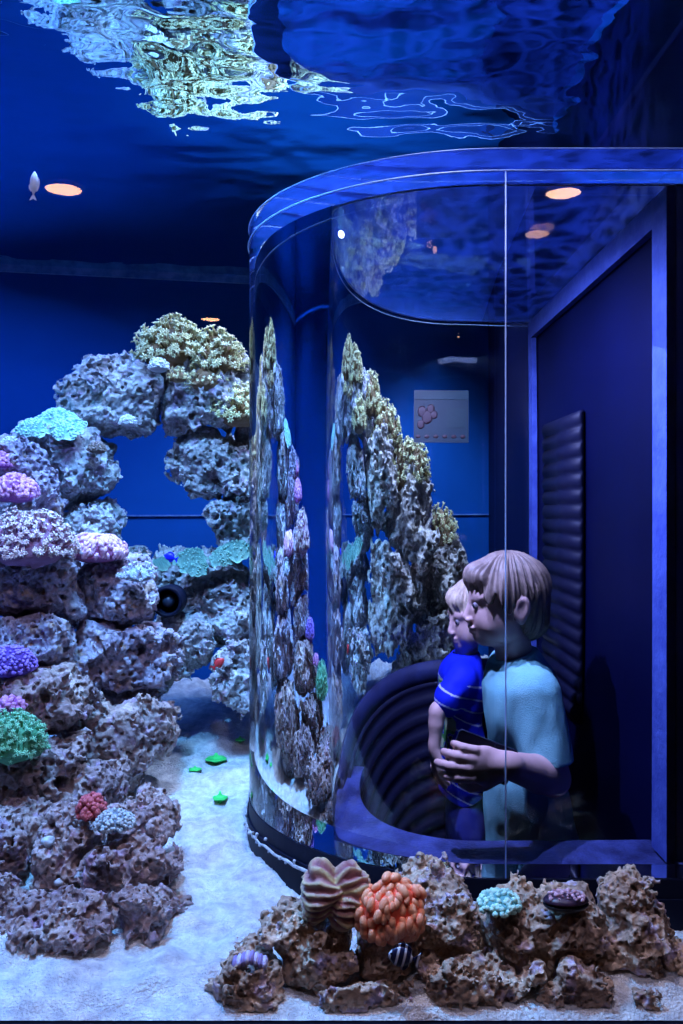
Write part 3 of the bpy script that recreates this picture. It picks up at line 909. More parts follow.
feather_clump('feather_coral', P(206, 384, 2.06), (m_px(15, 2.1), .03, m_px(17, 2.1)), 70, .013, 4, YEL, 'brownish yellow coral hanging below the two on the arch top', group=YG)
feather_clump('feather_coral', P(178, 379, 2.02), (m_px(8, 2.1), .018, m_px(8, 2.1)), 50, .009, 5, YEL, 'tiny yellow tuft under the biggest feathery coral', group=YG)
for k, (x, y, D, a, b, n, lab) in enumerate([
    (262, 398, 2.20, 24, 34, 200, 'tan feathery coral topping the rock seen through the bubble'),
    (300, 432, 2.22, 36, 36, 260, 'upper yellow green tufted coral seen through the bubble'),
    (354, 474, 2.24, 46, 40, 330, 'largest yellow green tufted coral seen through the bubble'),
    (416, 542, 2.29, 32, 32, 190, 'lowest yellow green tufted coral seen through the bubble')]):
    feather_clump('feather_coral', P(x, y, D), (m_px(a, D), .055, m_px(b, D)), n, .02, 20 + k, YEL, lab, group=YG)
feather_clump('xenia_coral', P(30, 550, 1.69), (m_px(40, 1.7), .07, m_px(36, 1.7)), 480, .014, 6, PINK, 'large cream pink fluffy coral mound at the left edge', nb=7)
bump_dome('ridged_coral', P(97, 553, 1.82), (m_px(29, 1.82), .055, m_px(20, 1.82)), 360, .0046, 7, ROSE, 'round rose pink ridged coral right of the cream pink mound', elong=2.0)
bump_dome('mound_coral', P(14, 494, 1.78), (m_px(24, 1.78), .05, m_px(19, 1.78)), 340, .0042, 8, LILAC, 'middle purple pink coral mound above the cream pink one', elong=1.4)
bump_dome('mound_coral', P(2, 464, 1.84), (m_px(15, 1.84), .04, m_px(12, 1.84)), 200, .0038, 9, LILAC, 'uppermost small purple pink coral mound at the left edge', elong=1.3)
bump_dome('ball_coral', P(10, 446, 1.90), (m_px(9, 1.9),) * 3, 80, .003, 10, WHITEC, 'small pale ball coral at the left edge above the purple mounds', group='ball corals')
bump_dome('ball_coral', P(159, 368, 2.00), (m_px(10, 2.0),) * 3, 90, .003, 11, WHITEC, 'pale grey ball coral beside the biggest yellow coral', group='ball corals')
bump_dome('ball_coral', P(128, 423, 2.00), (m_px(9, 2.0), .014, m_px(8, 2.0)), 80, .003, 12, WHITEC, 'pale pink ball coral in the middle of the arch rock', group='ball corals')
bump_dome('ball_coral', P(97, 450, 1.96), (m_px(9, 1.98), .014, m_px(8, 1.98)), 80, .003, 13, cmat('brown ball coral', [(0, (.10, .07, .06)), (1, (.30, .22, .20))]), 'dark brown ball coral beside the rock opening', group='ball corals')
plate_coral('plate_coral', P(52, 424, 1.96), [(-.034, -.01, -.012, .040, 32, 0), (.040, -.02, -.016, .042, 34, 0), (.004, .02, .010, .046, 26, 0)], 14, TEAL, 'pale turquoise three-lobed plate coral crowning the left rock', knobs=230)
bump_dome('bush_coral', P(95, 382, 2.06), (m_px(13, 2.06), .03, m_px(8, 2.06)), 90, .005, 15, cmat('small blue coral', [(0, (.05, .14, .26)), (.4, (.14, .34, .5)), (1, (.40, .64, .78))]), 'small blue coral on the knob left of the arch top')
plate_coral('plate_coral', P(191, 559, 2.08), [(0, 0, 0, .040, 30, 0), (.012, -.02, -.018, .034, 36, 10)], 16, GREENP, 'green plate coral just right of the bright blue fish', 'green plate corals', knobs=60)
plate_coral('plate_coral', P(161, 564, 2.06), [(0, 0, 0, .024, 40, 0)], 17, GREENP, 'smallest green plate coral, left of the bright blue fish', 'green plate corals')
plate_coral('plate_coral', P(236, 552, 2.08), [(0, 0, 0, .042, 28, 0), (-.03, -.02, -.014, .032, 34, 10)], 18, GREENP, 'green plate coral against the left edge of the bubble', 'green plate corals', knobs=60)
feather_clump('tuft_coral', P(138, 577, 1.78), (m_px(15, 1.8), .025, m_px(10, 1.8)), 60, .010, 19, cmat('white blue tufts', [(0, (.25, .28, .36)), (.5, (.5, .54, .66)), (1, (.85, .88, .95))]), 'white blue tufted coral below the round ridged pink coral')
bump_dome('dome_coral', P(10, 667, 1.60), (m_px(26, 1.6), .045, m_px(21, 1.6)), 330, .0034, 20, VIOLET, 'violet dome coral dotted with fine polyps at the left edge', amp=.04)
bump_dome('branch_coral', P(10, 707, 1.53), (m_px(14, 1.53), .025, m_px(9, 1.53)), 50, .006, 21, LILAC, 'small pink branching coral between the violet dome and green coral', elong=.8)
feather_clump('frilly_coral', P(14, 746, 1.47), (m_px(31, 1.47), .05, m_px(33, 1.47)), 340, .010, 22, FRILL, 'bright green frilly coral at the left edge', nb=5)
bump_dome('knobby_coral', P(92, 812, 1.36), (m_px(13, 1.36), .022, m_px(17, 1.36)), 80, .0055, 23, RED, 'dark red knobby coral standing between the lower left rocks')
bump_dome('flat_coral', P(114, 824, 1.34), (m_px(19, 1.34), .03, m_px(13, 1.34)), 190, .0032, 24, GREYC, 'flat grey coral beside the dark red knobby coral')
# front row
bump_dome('lobed_coral', P(391, 919, 1.10), (m_px(31, 1.10), .028, m_px(41, 1.10)), 200, .0051, 25, ORANGE, 'bright orange lobed coral on the front rocks', elong=1.6, sub=3, low=-.75, amp=.24, basecol=.2)
def folded(name, c, r, seed, mat, label):
    V, Fs = ico(6)
    th = np.arctan2(V[:, 0], V[:, 2]); rad = np.hypot(V[:, 0], V[:, 2])
    x, z = V[:, 0], V[:, 2]
    val = .28 * np.sin(2.6 * z + .6) + .10 * np.sin(7 * z)          # the wavy mouth line
    dd = np.abs(x - val)
    fl = np.sin(z * 26 + dd * 3.0 * np.sign(z + .1) + 2.4 * vnoise(V * 2.6, seed + 3))
    k = 1 + .20 * vnoise(V * 1.7 + seed, seed) + .075 * fl * np.clip(dd * 3, 0, 1) - .26 * np.exp(-(dd / .20) ** 2) + .10 * np.exp(-((dd - .55) / .25) ** 2) + .03 * vnoise(V * 9, seed)
    o = mesh_obj(name, V * k[:, None] * np.array(r) + np.array(c), Fs, mat, attr=np.clip(.45 + .38 * fl + .45 * np.clip(.35 - dd, 0, 1) + .25 * vnoise(V * 3, seed + 5), 0, 1))
    return tag(o, label, 'coral')
folded('folded_coral', P(334, 893, 1.115), (m_px(34, 1.1), .032, m_px(33, 1.1)), 26, BEIGE, 'beige and mauve folded coral left of the bright orange one')
bump_dome('crust_coral', P(499, 904, 1.12), (m_px(21, 1.12), .03, m_px(11, 1.12)), 130, .0036, 27, AQUA, 'aqua crusty coral on the front rocks below the bubble')
# banded crust on the small front rock
mb = MB(); c0 = P(250, 957, 1.08)
for i in range(8):
    V, Fs = ico(2); mb.add(V * np.array([.0042, .012, .008]) + c0 + np.array([(i - 3.5) * .0052, 0, -.002 * abs(i - 3.5)]), Fs, i % 2)
tag(mb.build('banded_crust', cmat('banded violet crust', [(0, (.30, .24, .52)), (1, (.60, .55, .80))])), 'violet banded crust on the small front rock', 'crust')
# mussel: two dark valves, pink growth on the upper one
c0 = P(566, 902, 1.095)
MU = empty('mussel', c0 - np.array([0, 0, .012]), 'dark mussel shell with pink growth lying on the front rocks', 'mussel')
V, Fs = ico(4)
def valve(up):
    W = V.copy(); W[:, 2] = np.where(W[:, 2] * up > 0, W[:, 2], W[:, 2] * .12)
    W[:, 2] *= 1 + .05 * np.sin(W[:, 0] * 30)
    k = 1 - .35 * np.clip(W[:, 0], 0, 1) ** 2
    W[:, 1] *= k
    return W * np.array([m_px(23, 1.095), .018, .0095]) + c0 + np.array([0, 0, .0018 * up])
uv_ = mesh_obj('upper_valve', valve(1), Fs, pmat('dark shell', (.012, .008, .02), .3, 90, (.05, .02, .04)), MU)
mesh_obj('lower_valve', valve(-1), Fs, pmat('black shell', (.006, .006, .01), .35), MU)
mb = MB(); rr = np.random.default_rng(5)
for _ in range(60):
    x = rr.uniform(-.8, .8); y = rr.uniform(-.7, .7)
    if x * x + y * y > .8: continue
    z = math.sqrt(1 - min(.95, x * x + y * y))
    W, F2 = ico(1); mb.add(W * rr.uniform(.0016, .0034) + c0 + np.array([x * m_px(23, 1.095), y * .018, z * .0098 + .002]), F2, rr.random())
mb.build('pink_growth', cmat('pink growth', [(0, (.40, .20, .26)), (1, (.80, .50, .58))]), uv_)
# white pebbles on the lower left rocks
for (x, y, s, lab) in [(49, 842, 6.5, 'upper white pebble lodged on the lower left rocks'), (80, 876, 5, 'middle white pebble on the lower left rocks'), (60, 882, 4.5, 'lower white pebble on the lower left rocks')]:
    c0 = hit(x, y); D = c0[1]; V, Fs = ico(3)
    k = 1 + .25 * vnoise(V * 1.7 + x, 3)
    tag(mesh_obj('pebble', V * k[:, None] * np.array([m_px(s, D), .009, m_px(s * .8, D)]) + c0 + np.array([0, -.004, .002]), Fs, M['white_gravel']), lab, 'pebble', 'white pebbles')
# bright green mushrooms on the far sand
def mushroom(x, y, w, h, lab):
    c0 = hit(x, y); D = c0[1]; R = m_px(w, D); H = m_px(h, D)
    T = empty('mushroom_coral', c0, lab, 'mushroom coral', 'green mushroom corals on the sand')
    n = 32; V = []; prof = [(.001, 1.0), (.12, 1.0), (.2, .75), (.45, .58), (.8, .5), (1, .42), (.96, .30), (.5, .34), (.16, .3)]
    for (a, b) in prof:
        for q in range(n):
            t = q * 2 * np.pi / n; w_ = 1 + .07 * math.sin(5 * t + x) * a
            V.append(c0 + np.array([R * a * w_ * math.cos(t), R * a * w_ * math.sin(t) , H * b + .0]))
    Fs = [(i * n + q, (i + 1) * n + q, (i + 1) * n + (q + 1) % n, i * n + (q + 1) % n) for i in range(len(prof) - 1) for q in range(n)]
    mesh_obj('cap', V, Fs, NEON, T, attr=np.repeat([1, .9, .6, .8, .5, .9, .2, .1, 0], n))
    V, Fs = tube([c0 + np.array([0, 0, -.002]), c0 + np.array([0, 0, H * .34])], [R * .32, R * .2], 12)
    mesh_obj('stalk', V, Fs, NEON, T)
mushroom(216, 762, 10.5, 9, 'widest bright green mushroom coral on the far sand')
mushroom(195, 771, 6.5, 5, 'flat bright green mushroom coral left of the widest one')
mushroom(220, 802, 7.5, 11, 'pointed bright green mushroom coral nearest on the sand')
mushroom(240, 742, 5, 6, 'bright green mushroom coral half behind the edge of the bubble')
# dark round return pipe among the far rocks
c0 = P(167, 602, 1.99)
PI_ = empty('return_pipe', c0 + np.array([0, .03, -.03]), 'dark round pipe mouth among the far grey rocks', 'pipe')
a = np.arange(40) * 2 * np.pi / 40; V = []
for (r_, y_) in [(.036, .06), (.036, 0), (.034, -.003), (.029, -.003), (.027, 0), (.027, .055), (.0005, .056)]:
    V += [c0 + np.array([r_ * math.cos(t), y_, r_ * math.sin(t)]) for t in a]
Fs = [(i * 40 + q, i * 40 + (q + 1) % 40, (i + 1) * 40 + (q + 1) % 40, (i + 1) * 40 + q) for i in range(6) for q in range(40)]
pw_ = mesh_obj('pipe_wall', V, Fs, M['black'], PI_)
V, Fs = ico(3); mesh_obj('inner_ball', V * .015 + c0 + np.array([0, .02, 0]), Fs, pmat('dark nozzle', (.02, .03, .06), .4), pw_)

# ------------------------------------------------------------------ fish
def fish(c, L, Hh, Wd, fwd, mat, finmat, label, roll=0, prof=None, fins=True):
    c = np.array(c, float); f = np.array(fwd, float); f /= np.linalg.norm(f)
    side = np.cross(f, [0, 0, 1.0]) if abs(f[2]) < .95 else np.array([0, 1.0, 0])
    side /= np.linalg.norm(side); up = np.cross(side, f)
    T = empty('fish', c, label, 'fish')
    prof = prof or [(0, .02), (.04, .25), (.12, .55), (.25, .85), (.4, 1), (.55, .95), (.7, .7), (.82, .38), (.9, .2), (.96, .17)]
    n = 20; V = []; att = []
    for (s, h) in prof:
        for q in range(n):
            t = q * 2 * np.pi / n
            V.append(c + f * L * (.5 - s) + up * Hh / 2 * h * math.sin(t) + side * Wd / 2 * h ** .8 * math.cos(t)); att.append(s)
    m = len(prof)
    Fs = [(i * n + q, i * n + (q + 1) % n, (i + 1) * n + (q + 1) % n, (i + 1) * n + q) for i in range(m - 1) for q in range(n)]
    Fs += [tuple(range(n))[::-1], tuple((m - 1) * n + q for q in range(n))]
    mesh_obj('body', V, Fs, mat, T, attr=att)
    def fin(name, pts):
        k = len(pts); th = Wd * .06
        V = [c + f * L * (.5 - s) + up * Hh * h + side * th for s, h in pts] + [c + f * L * (.5 - s) + up * Hh * h - side * th for s, h in pts]
        Fs = [tuple(range(k)), tuple(range(k, 2 * k))[::-1]] + [(i, k + i, k + (i + 1) % k, (i + 1) % k) for i in range(k)]
        mesh_obj(name, V, Fs, finmat, T, smooth=False, attr=[s for s, h in pts] * 2)
    fin('tail_fin', [(.93, .09), (1.06, .30), (1.16, .42), (1.12, .15), (1.09, 0), (1.12, -.15), (1.16, -.42), (1.06, -.30), (.93, -.09)])
    if fins:
        fin('dorsal_fin', [(.22, .38), (.28, .58), (.42, .66), (.6, .62), (.78, .46), (.80, .22), (.5, .42)])
        fin('anal_fin', [(.5, -.42), (.56, -.60), (.7, -.56), (.80, -.36), (.80, -.2)])
    for sg in (1, -1):
        V, Fs = ico(2)
        e = c + f * L * .40 + up * Hh * .08 + side * sg * Wd * .5 * .42
        mesh_obj('eye', V * Hh * .055 + e, Fs, M['eye_black'], T)
M['eye_black'] = pmat('black eye', (.004, .004, .005), .15, spec=.6)
def stripe_mat():
    m, nt, out = new_mat('black and white striped fish')
    p = nd(nt, 'ShaderNodeBsdfPrincipled', Roughness=.4)
    a = nd(nt, 'ShaderNodeAttribute'); a.attribute_name = 'tint'
    mu = nd(nt, 'ShaderNodeMath', operation='MULTIPLY'); mu.inputs[1].default_value = 25
    ad = nd(nt, 'ShaderNodeMath', operation='SINE')
    nt.links.new(a.outputs['Fac'], mu.inputs[0]); nt.links.new(mu.outputs[0], ad.inputs[0])
    nt.links.new(ramp(nt, [(.42, (.010, .012, .06)), (.6, (.75, .80, .95))], ad.outputs[0]), p.inputs['Base Color'])
    nt.links.new(p.outputs[0], out.inputs[0]); return m
SM = stripe_mat()
fish(P(402, 957, 1.060), m_px(29, 1.060), m_px(21, 1.060), .009, (-1, -.05, .25), SM, SM, 'small black and white striped fish below the orange coral')
bl = pmat('bright blue fish', (.004, .012, .75), .4); fish(P(170, 557, 1.95), m_px(13, 1.95), m_px(8, 1.95), .010, (-1, .1, .35), bl, bl, 'tiny bright blue fish above the far green plate corals')
rd = pmat('red fish', (.75, .05, .06), .4); fish(P(219, 663, 1.93), m_px(13, 1.93), m_px(8, 1.93), .010, (.75, .1, .65), rd, rd, 'tiny red fish in front of the far grey rocks')
gm = pmat('silvery fish', (.45, .55, .80), .3, 80, (.65, .75, .95), spec=.6); fish(P(34, 184, 1.20), m_px(25, 1.2), m_px(8.5, 1.2), .007, (.06, 0, 1), gm, gm, 'slim silvery fish swimming upright at the upper left')
# dim board in the bubble, standing in for a sign's reflection
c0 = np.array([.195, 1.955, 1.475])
SG = empty('mirrored_sign', c0 - np.array([0, 0, .065]), 'dim greenish board standing in for an information sign mirrored in the acrylic above the boys', 'sign')
bd_ = mesh_obj('board', *box(c0 - np.array([.095, .0, .065]), c0 + np.array([.095, .004, .065])), pmat('dim mirrored sign green',  (.0025, .014, .022), .5, 20, (.004, .02, .03)), SG, smooth=False)
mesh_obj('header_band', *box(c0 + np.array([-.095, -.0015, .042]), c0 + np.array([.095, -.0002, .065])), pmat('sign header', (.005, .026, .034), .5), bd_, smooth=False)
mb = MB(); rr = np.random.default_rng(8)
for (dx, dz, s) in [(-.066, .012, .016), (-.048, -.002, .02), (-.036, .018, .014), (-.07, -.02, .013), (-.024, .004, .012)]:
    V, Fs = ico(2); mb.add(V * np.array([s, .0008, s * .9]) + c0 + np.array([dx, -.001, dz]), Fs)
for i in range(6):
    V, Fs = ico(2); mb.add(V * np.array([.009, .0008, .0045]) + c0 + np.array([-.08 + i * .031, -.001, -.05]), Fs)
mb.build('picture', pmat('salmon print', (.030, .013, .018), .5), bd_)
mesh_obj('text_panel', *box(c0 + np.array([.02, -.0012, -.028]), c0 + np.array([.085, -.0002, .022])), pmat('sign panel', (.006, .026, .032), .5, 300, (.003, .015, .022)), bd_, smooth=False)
# ------------------------------------------------------------------ the two boys
def head_frame(yaw, pitch, roll=0):
    """columns: forward, left-lateral, up in world axes; yaw 0 looks to -X, positive turns towards the camera (-Y)"""
    f = np.array([-math.cos(yaw) * math.cos(pitch), -math.sin(yaw) * math.cos(pitch), math.sin(pitch)])
    l = np.array([math.sin(yaw), -math.cos(yaw), 0])
    u = np.cross(f, l) * -1
    u = u if u[2] > 0 else -u
    if roll:
        l, u = l * math.cos(roll) + u * math.sin(roll), -l * math.sin(roll) + u * math.cos(roll)
    return np.stack([f, l, u], 1)
def add_head(s, H, R, k):
    w = lambda p: H + R @ (np.array(p) * k)
    el = lambda c, r, b=.008, sub=False: s.ell(w(c), np.array(r) * k, b, R, sub)
    el((-.010, 0, .018), (.084, .068, .074))
    el((.030, 0, -.028), (.049, .052, .060), .02)
    el((.050, 0, -.071), (.023, .025, .017), .018)
    for sg in (1, -1):
        el((.040, .030 * sg, -.036), (.027, .022, .028), .015)
        el((.020, .040 * sg, -.052), (.030, .014, .024), .02)
    el((.062, 0, .014), (.014, .046, .014), .014)
    for sg in (1, -1): el((.084, .025 * sg, -.004), (.012, .016, .0085), .006, True)
    s.cone(w((.076, 0, .000)), w((.0900, 0, -.029)), .0060 * k, .0088 * k, .012)
    for sg in (1, -1): el((.086, .0085 * sg, -.034), (.009, .007, .006), .004)
    el((.0785, 0, -.0495), (.0080, .019, .0052), .006)
    el((.0765, 0, -.0590), (.0080, .017, .0056), .006)
    el((.089, 0, -.0540), (.007, .017, .0010), .0012, True)
    for sg in (1, -1):
        c, t = math.cos(.25), math.sin(.25)
        Re = R @ np.array([[c, 0, -t], [0, 1, 0], [t, 0, c]])
        s.ell(w((-.014, .071 * sg, -.010)), np.array((.0165, .0075, .026)) * k, .004, Re)
        s.ell(w((-.011, .0790 * sg, -.008)), np.array((.0095, .0060, .017)) * k, .003, Re, True)
        el((-.012, .0695 * sg, -.032), (.008, .007, .009), .004)
def add_eyes(H, R, k, parent, lookup=0):
    for sg in (1, -1):
        c = H + R @ (np.array((.0685, .0245 * sg, -.004)) * k)
        V, Fs = ico(3); ey_ = mesh_obj('eye', V * .0098 * k + c, Fs, M['eye_white'], parent)
        d = R @ np.array([1, 0, -.1]); d /= np.linalg.norm(d)
        mesh_obj('iris', V * np.array([.0066, .0066, .0066]) * k + c + d * .0046 * k, Fs, M['iris'], ey_)
def add_hand(s, wrist, d, back, k=1.0, curl=.35, thumb=1, r=1.0):
    """palm, four unequal bent fingers and a thumb; d: pointing direction, back: direction the back of the hand faces, thumb: side along back x d"""
    d = np.array(d, float); d /= np.linalg.norm(d)
    b = np.array(back, float); b -= d * (b @ d); b /= np.linalg.norm(b)
    t = np.cross(b, d) * thumb
    w = lambda x, y, z: np.array(wrist) + (d * x + t * y + b * z) * k
    R = np.stack([d, t, b], 1)
    s.cone(w(-.01, 0, 0), w(.012, 0, 0), .0165 * k, .0165 * k, .008)
    s.ell(w(.034, .002, 0), np.array((.034, .029, .0125)) * k, .010, R)
    for i, (y, L, sp) in enumerate([(.0205, .054, .07), (.0070, .060, .0), (-.0070, .055, -.06), (-.0200, .043, -.14)]):
        p = [w(.055 - .004 * abs(i - 1), y, .003)]
        a = curl * (.4 + .12 * i)
        x, z = .055 - .004 * abs(i - 1), .003
        for seg, f in enumerate((.45, .31, .24)):
            x += L * f * math.cos(a); z -= L * f * math.sin(a); p.append(w(x, y + sp * (x - .055), z)); a += curl * .9
        rr = np.array([.0082, .0076, .0070, .0058]) * k * r * (1 if i < 3 else .88)
        for q in range(3): s.cone(p[q], p[q + 1], rr[q], rr[q + 1], .0022)
    p = [w(.012, .018, -.004), w(.030, .034, -.011), w(.050, .040, -.017), w(.064, .037, -.022)]
    for q, (ra, rb) in enumerate([(.0120, .0098), (.0092, .0084), (.0082, .0066)]): s.cone(p[q], p[q + 1], ra * k, rb * k, .005 if q == 0 else .002)
def limb(s, pts, rad, b=.012):
    for i in range(len(pts) - 1): s.cone(pts[i], pts[i + 1], rad[i], rad[i + 1], b)
def hair_mesh(name, H, R, k, mat, parent, seed, length=.05, fringe=.010):
    w = lambda p: H + R @ (np.array(p) * k)
    h = .0017
    m = .135 * k
    s = SDF(H - m, H + m, h)
    el = lambda c, r, b=.006, sub=False: s.ell(w(c), np.array(r) * k, b, R, sub)
    el((-.010, 0, .022), (.087, .074, .078), .001)
    el((-.050, 0, -.030), (.040, .057, .058), .015)                      # nape
    for sg in (1, -1): el((.012, .052 * sg, .010), (.046, .022, .038), .010)   # over the temples
    el((.054, 0, .050), (.034, .050, .030), .010)                        # fringe
    # field of the local coordinates, for the strands
    X, Y, Z = np.meshgrid(*s.ax, indexing='ij')
    L = (np.stack([X, Y, Z], -1) - H) @ R / k
    f, l, u = L[..., 0], L[..., 1], L[..., 2]
    ph = np.arctan2(l, f + .02); 
    wob = vnoise(np.stack([f * 30, l * 30, u * 18], -1), seed)
    strand = np.sin(ph * 46 + 3.6 * wob + u * 30) * .4 + np.sin(ph * 21 + 2.5 * wob - u * 18) * .35 + vnoise(np.stack([ph * 16, u * 12 + f * 5, l * 12], -1), seed + 1)
    fade = np.clip((.105 - u) / .03, .35, 1)
    s.f += (-.0042 * k * strand * fade).astype(np.float32)
    cut = lambda c, r, b=.003: s.ell(w(c), np.array(r) * k, b, R, True)
    ragged = .010 * vnoise(np.stack([ph * 7, ph * 0, ph * 0], -1), seed + 2) + .006 * np.sin(ph * 23)
    # free the face: everything in front of the ears under the fringe line
    face = np.maximum(.022 - f + 0 * u, (u - (fringe + ragged * .9)))
    face2 = np.maximum(np.maximum(-.002 - f, f - .03), (u + .012 + ragged * .5))
    s.f = np.maximum(s.f, -np.maximum(face, -9)).astype(np.float32)
    s.f = np.maximum(s.f, -face2).astype(np.float32)
    for sg in (1, -1): cut((-.012, .082 * sg, -.020), (.021, .028, .027))
    s.f = np.maximum(s.f, (-(u + length + ragged)) * k).astype(np.float32)
    s.f[0], s.f[-1] = 1, 1; s.f[:, 0], s.f[:, -1] = 1, 1; s.f[:, :, 0], s.f[:, :, -1] = 1, 1
    V, Q = keep_largest(*s.mesh())
    return mesh_obj(name, V, Q, mat, parent)
M['skin'] = pmat('skin', (.62, .40, .36), .5, 25, (.70, .46, .42), spec=.35)
M['eye_white'] = pmat('eye white', (.30, .27, .30), .5, spec=.1)
M['iris'] = pmat('dark iris', (.02, .03, .05), .4, spec=.2)
M['hair_a'] = pmat('light brown hair', (.17, .12, .10), .5, 60, (.30, .22, .18), spec=.4)
M['hair_b'] = pmat('blond hair', (.50, .38, .28), .45, 60, (.68, .54, .40), spec=.4)
M['tee'] = pmat('grey teal cotton', (.20, .52, .56), .85, 30, (.25, .58, .61), bump=.25, bscale=420, spec=.1)
M['jeans'] = pmat('dark trousers', (.010, .012, .03), .8, 30, (.016, .02, .045), spec=.1)
M['shoe'] = pmat('dark shoe', (.02, .02, .03), .6)
M['navy_trousers'] = pmat('navy trousers', (.012, .016, .14), .7, 12, (.02, .03, .22), bump=.3, bscale=40)
def shirt_mat():
    m, nt, out = new_mat('printed blue shirt')
    p = nd(nt, 'ShaderNodeBsdfPrincipled', Roughness=.7); p.inputs['Specular IOR Level'].default_value = .2
    a = nd(nt, 'ShaderNodeAttribute'); a.attribute_name = 'tint'
    r = nt.nodes.new('ShaderNodeValToRGB'); r.color_ramp.interpolation = 'CONSTANT'
    st = [(0, (.006, .02, .62)), (.2, (.55, .60, .85)), (.4, (.05, .26, .07)), (.6, (.50, .58, .36)), (.8, (.01, .015, .05))]
    e = r.color_ramp.elements
    while len(e) < len(st): e.new(.5)
    for el_, (q, c) in zip(e, st): el_.position = q; el_.color = rgba(c)
    nt.links.new(a.outputs['Fac'], r.inputs[0]); nt.links.new(r.outputs[0], p.inputs['Base Color'])
    nt.links.new(p.outputs[0], out.inputs[0]); return m
M['blue_shirt'] = shirt_mat()
def wrinkle(s, amp, sc, seed, ax=(1, 1, 1)):
    X, Y, Z = np.meshgrid(*s.ax, indexing='ij')
    near = np.abs(s.f) < .02
    p = np.stack([X[near], Y[near], Z[near]], -1) * sc * np.array(ax)
    # slanting folds
    p = p @ np.array([[1, 0, .5], [0, 1, .35], [-.5, -.35, 1]])
    s.f[near] += (amp * vnoise(p, seed) + amp * .5 * vnoise(p * 2.3, seed + 1)).astype(np.float32)
def leg_set(s, hip, knee, ank, rr, b=.015): limb(s, [hip, knee, ank], rr, b)
def shoe(kid, ank, d):
    d = np.array(d, float); d /= np.linalg.norm(d)
    s = SDF(ank - np.array([.16, .12, .07]), ank + np.array([.16, .12, .06]), .004)
    s.cone(ank + d * -.02 + [0, 0, -.03], ank + d * .095 + [0, 0, -.034], .032, .026, .01)
    s.cone(ank + [0, 0, -.02], ank + [0, 0, .02], .036, .036, .015)
    X, Y, Z = np.meshgrid(*s.ax, indexing='ij'); s.f = np.maximum(s.f, .001 - Z).astype(np.float32)
    V, Q = s.mesh(); mesh_obj('shoe', V, Q, M['shoe'], kid)

# --- bigger boy: profile to the left, teal shirt, left hand holding a thin dark phone near the glass
A = lambda *p: np.array(p, float)
K1 = empty('person', (.365, 1.555, 0), 'bigger boy in a grey teal shirt in profile, holding out a dark phone', 'person', 'children in the bubble')
H1 = A(.304, 1.555, 1.076); R1 = head_frame(math.radians(4), math.radians(-3)); k1 = .92
s = SDF((.10, 1.29, .0), (.50, 1.75, 1.19), .0025)
shL, elL, wrL = A(.338, 1.462, .922), A(.356, 1.430, .792), A(.256, 1.347, .848)
shR, elR, wrR = A(.338, 1.648, .922), A(.385, 1.662, .790), A(.372, 1.625, .675)
limb(s, [A(.316, 1.555, 1.02), A(.332, 1.555, .93)], [.034, .036])
s.ell((.337, 1.555, .868), (.054, .094, .084), .03); s.ell((.342, 1.555, .71), (.054, .084, .11), .03); s.ell((.368, 1.555, .575), (.066, .096, .075), .03)
for a_, e_, w_ in ((shL, elL, wrL), (shR, elR, wrR)): limb(s, [a_, e_], [.032, .030], .012); limb(s, [e_, e_ + (w_ - e_) * .3, w_], [.030, .030, .0205], .008)
for sg in (1, -1):
    limb(s, [A(.374, 1.555 - .045 * sg, .55), A(.364, 1.555 - .05 * sg, .31), A(.376, 1.555 - .05 * sg, .07)], [.062, .043, .030], .015)
    s.cone(A(.380, 1.555 - .05 * sg, .035), A(.300, 1.555 - .055 * sg, .03), .025, .02, .01)
add_head(s, H1, R1, k1)
add_hand(s, wrL, (-1, -.02, .06), (.05, -1, .12), 1.02, .42, 1)
add_hand(s, wrR, (-.6, -.1, -1), (0, 1, 0), .95, .5, 1)
V, Q = keep_largest(*s.mesh()); mesh_obj('body', V, Q, M['skin'], K1)
add_eyes(H1, R1, k1, K1)
hair_mesh('hair', H1, R1, k1, M['hair_a'], K1, 31, .080, .012)
s = SDF((.22, 1.36, .50), (.51, 1.75, .99), .0028)
s.ell((.336, 1.555, .876), (.072, .114, .096), .03); s.ell((.340, 1.555, .735), (.073, .106, .13), .03)
s.cone((.352, 1.555, .67), (.366, 1.555, .57), .080, .092, .03)
limb(s, [A(.325, 1.555, .985), A(.333, 1.555, .925)], [.040, .066], .025)
for a_, e_ in ((shL, elL), (shR, elR)):
    limb(s, [a_, a_ + (e_ - a_) * .93], [.046, .046], .02)
    d_ = (e_ - a_) / np.linalg.norm(e_ - a_)
wrinkle(s, .0050, 15, 51, (1, 1, .3)); wrinkle(s, .0018, 40, 55, (1, 1, .35))
X, Y, Z = np.meshgrid(*s.ax, indexing='ij')
s.f = np.maximum(s.f, (.585 + .012 * np.sin(X * 40) + .01 * np.sin(Y * 30)) - Z).astype(np.float32)
s.f = np.maximum(s.f, (Z - .974 - (X - .325) * .30)).astype(np.float32)
for a_, e_ in ((shL, elL), (shR, elR)):       # straight sleeve hems
    d_ = (e_ - a_) / np.linalg.norm(e_ - a_)
    t = (X - a_[0]) * d_[0] + (Y - a_[1]) * d_[1] + (Z - a_[2]) * d_[2]
    dist = np.sqrt((X - a_[0] - t * d_[0]) ** 2 + (Y - a_[1] - t * d_[1]) ** 2 + (Z - a_[2] - t * d_[2]) ** 2)
    side = (Y < 1.455) if a_[1] < 1.5 else (Y > 1.655)
    hem = np.linalg.norm(e_ - a_) * .84
    s.f = np.where(side & (dist < .07), np.maximum(s.f, t - hem), s.f).astype(np.float32)
V, Q = keep_largest(*s.mesh()); mesh_obj('shirt', V, Q, M['tee'], K1)
V, Fs = tube([(A(.323, 1.555, .966) + A(.042 * math.cos(t), .044 * math.sin(t), .014 * math.cos(t))) for t in np.linspace(0, 2 * np.pi, 36, False)], .0048, 8, True)
mesh_obj('collar', V, Fs, M['tee'], K1)
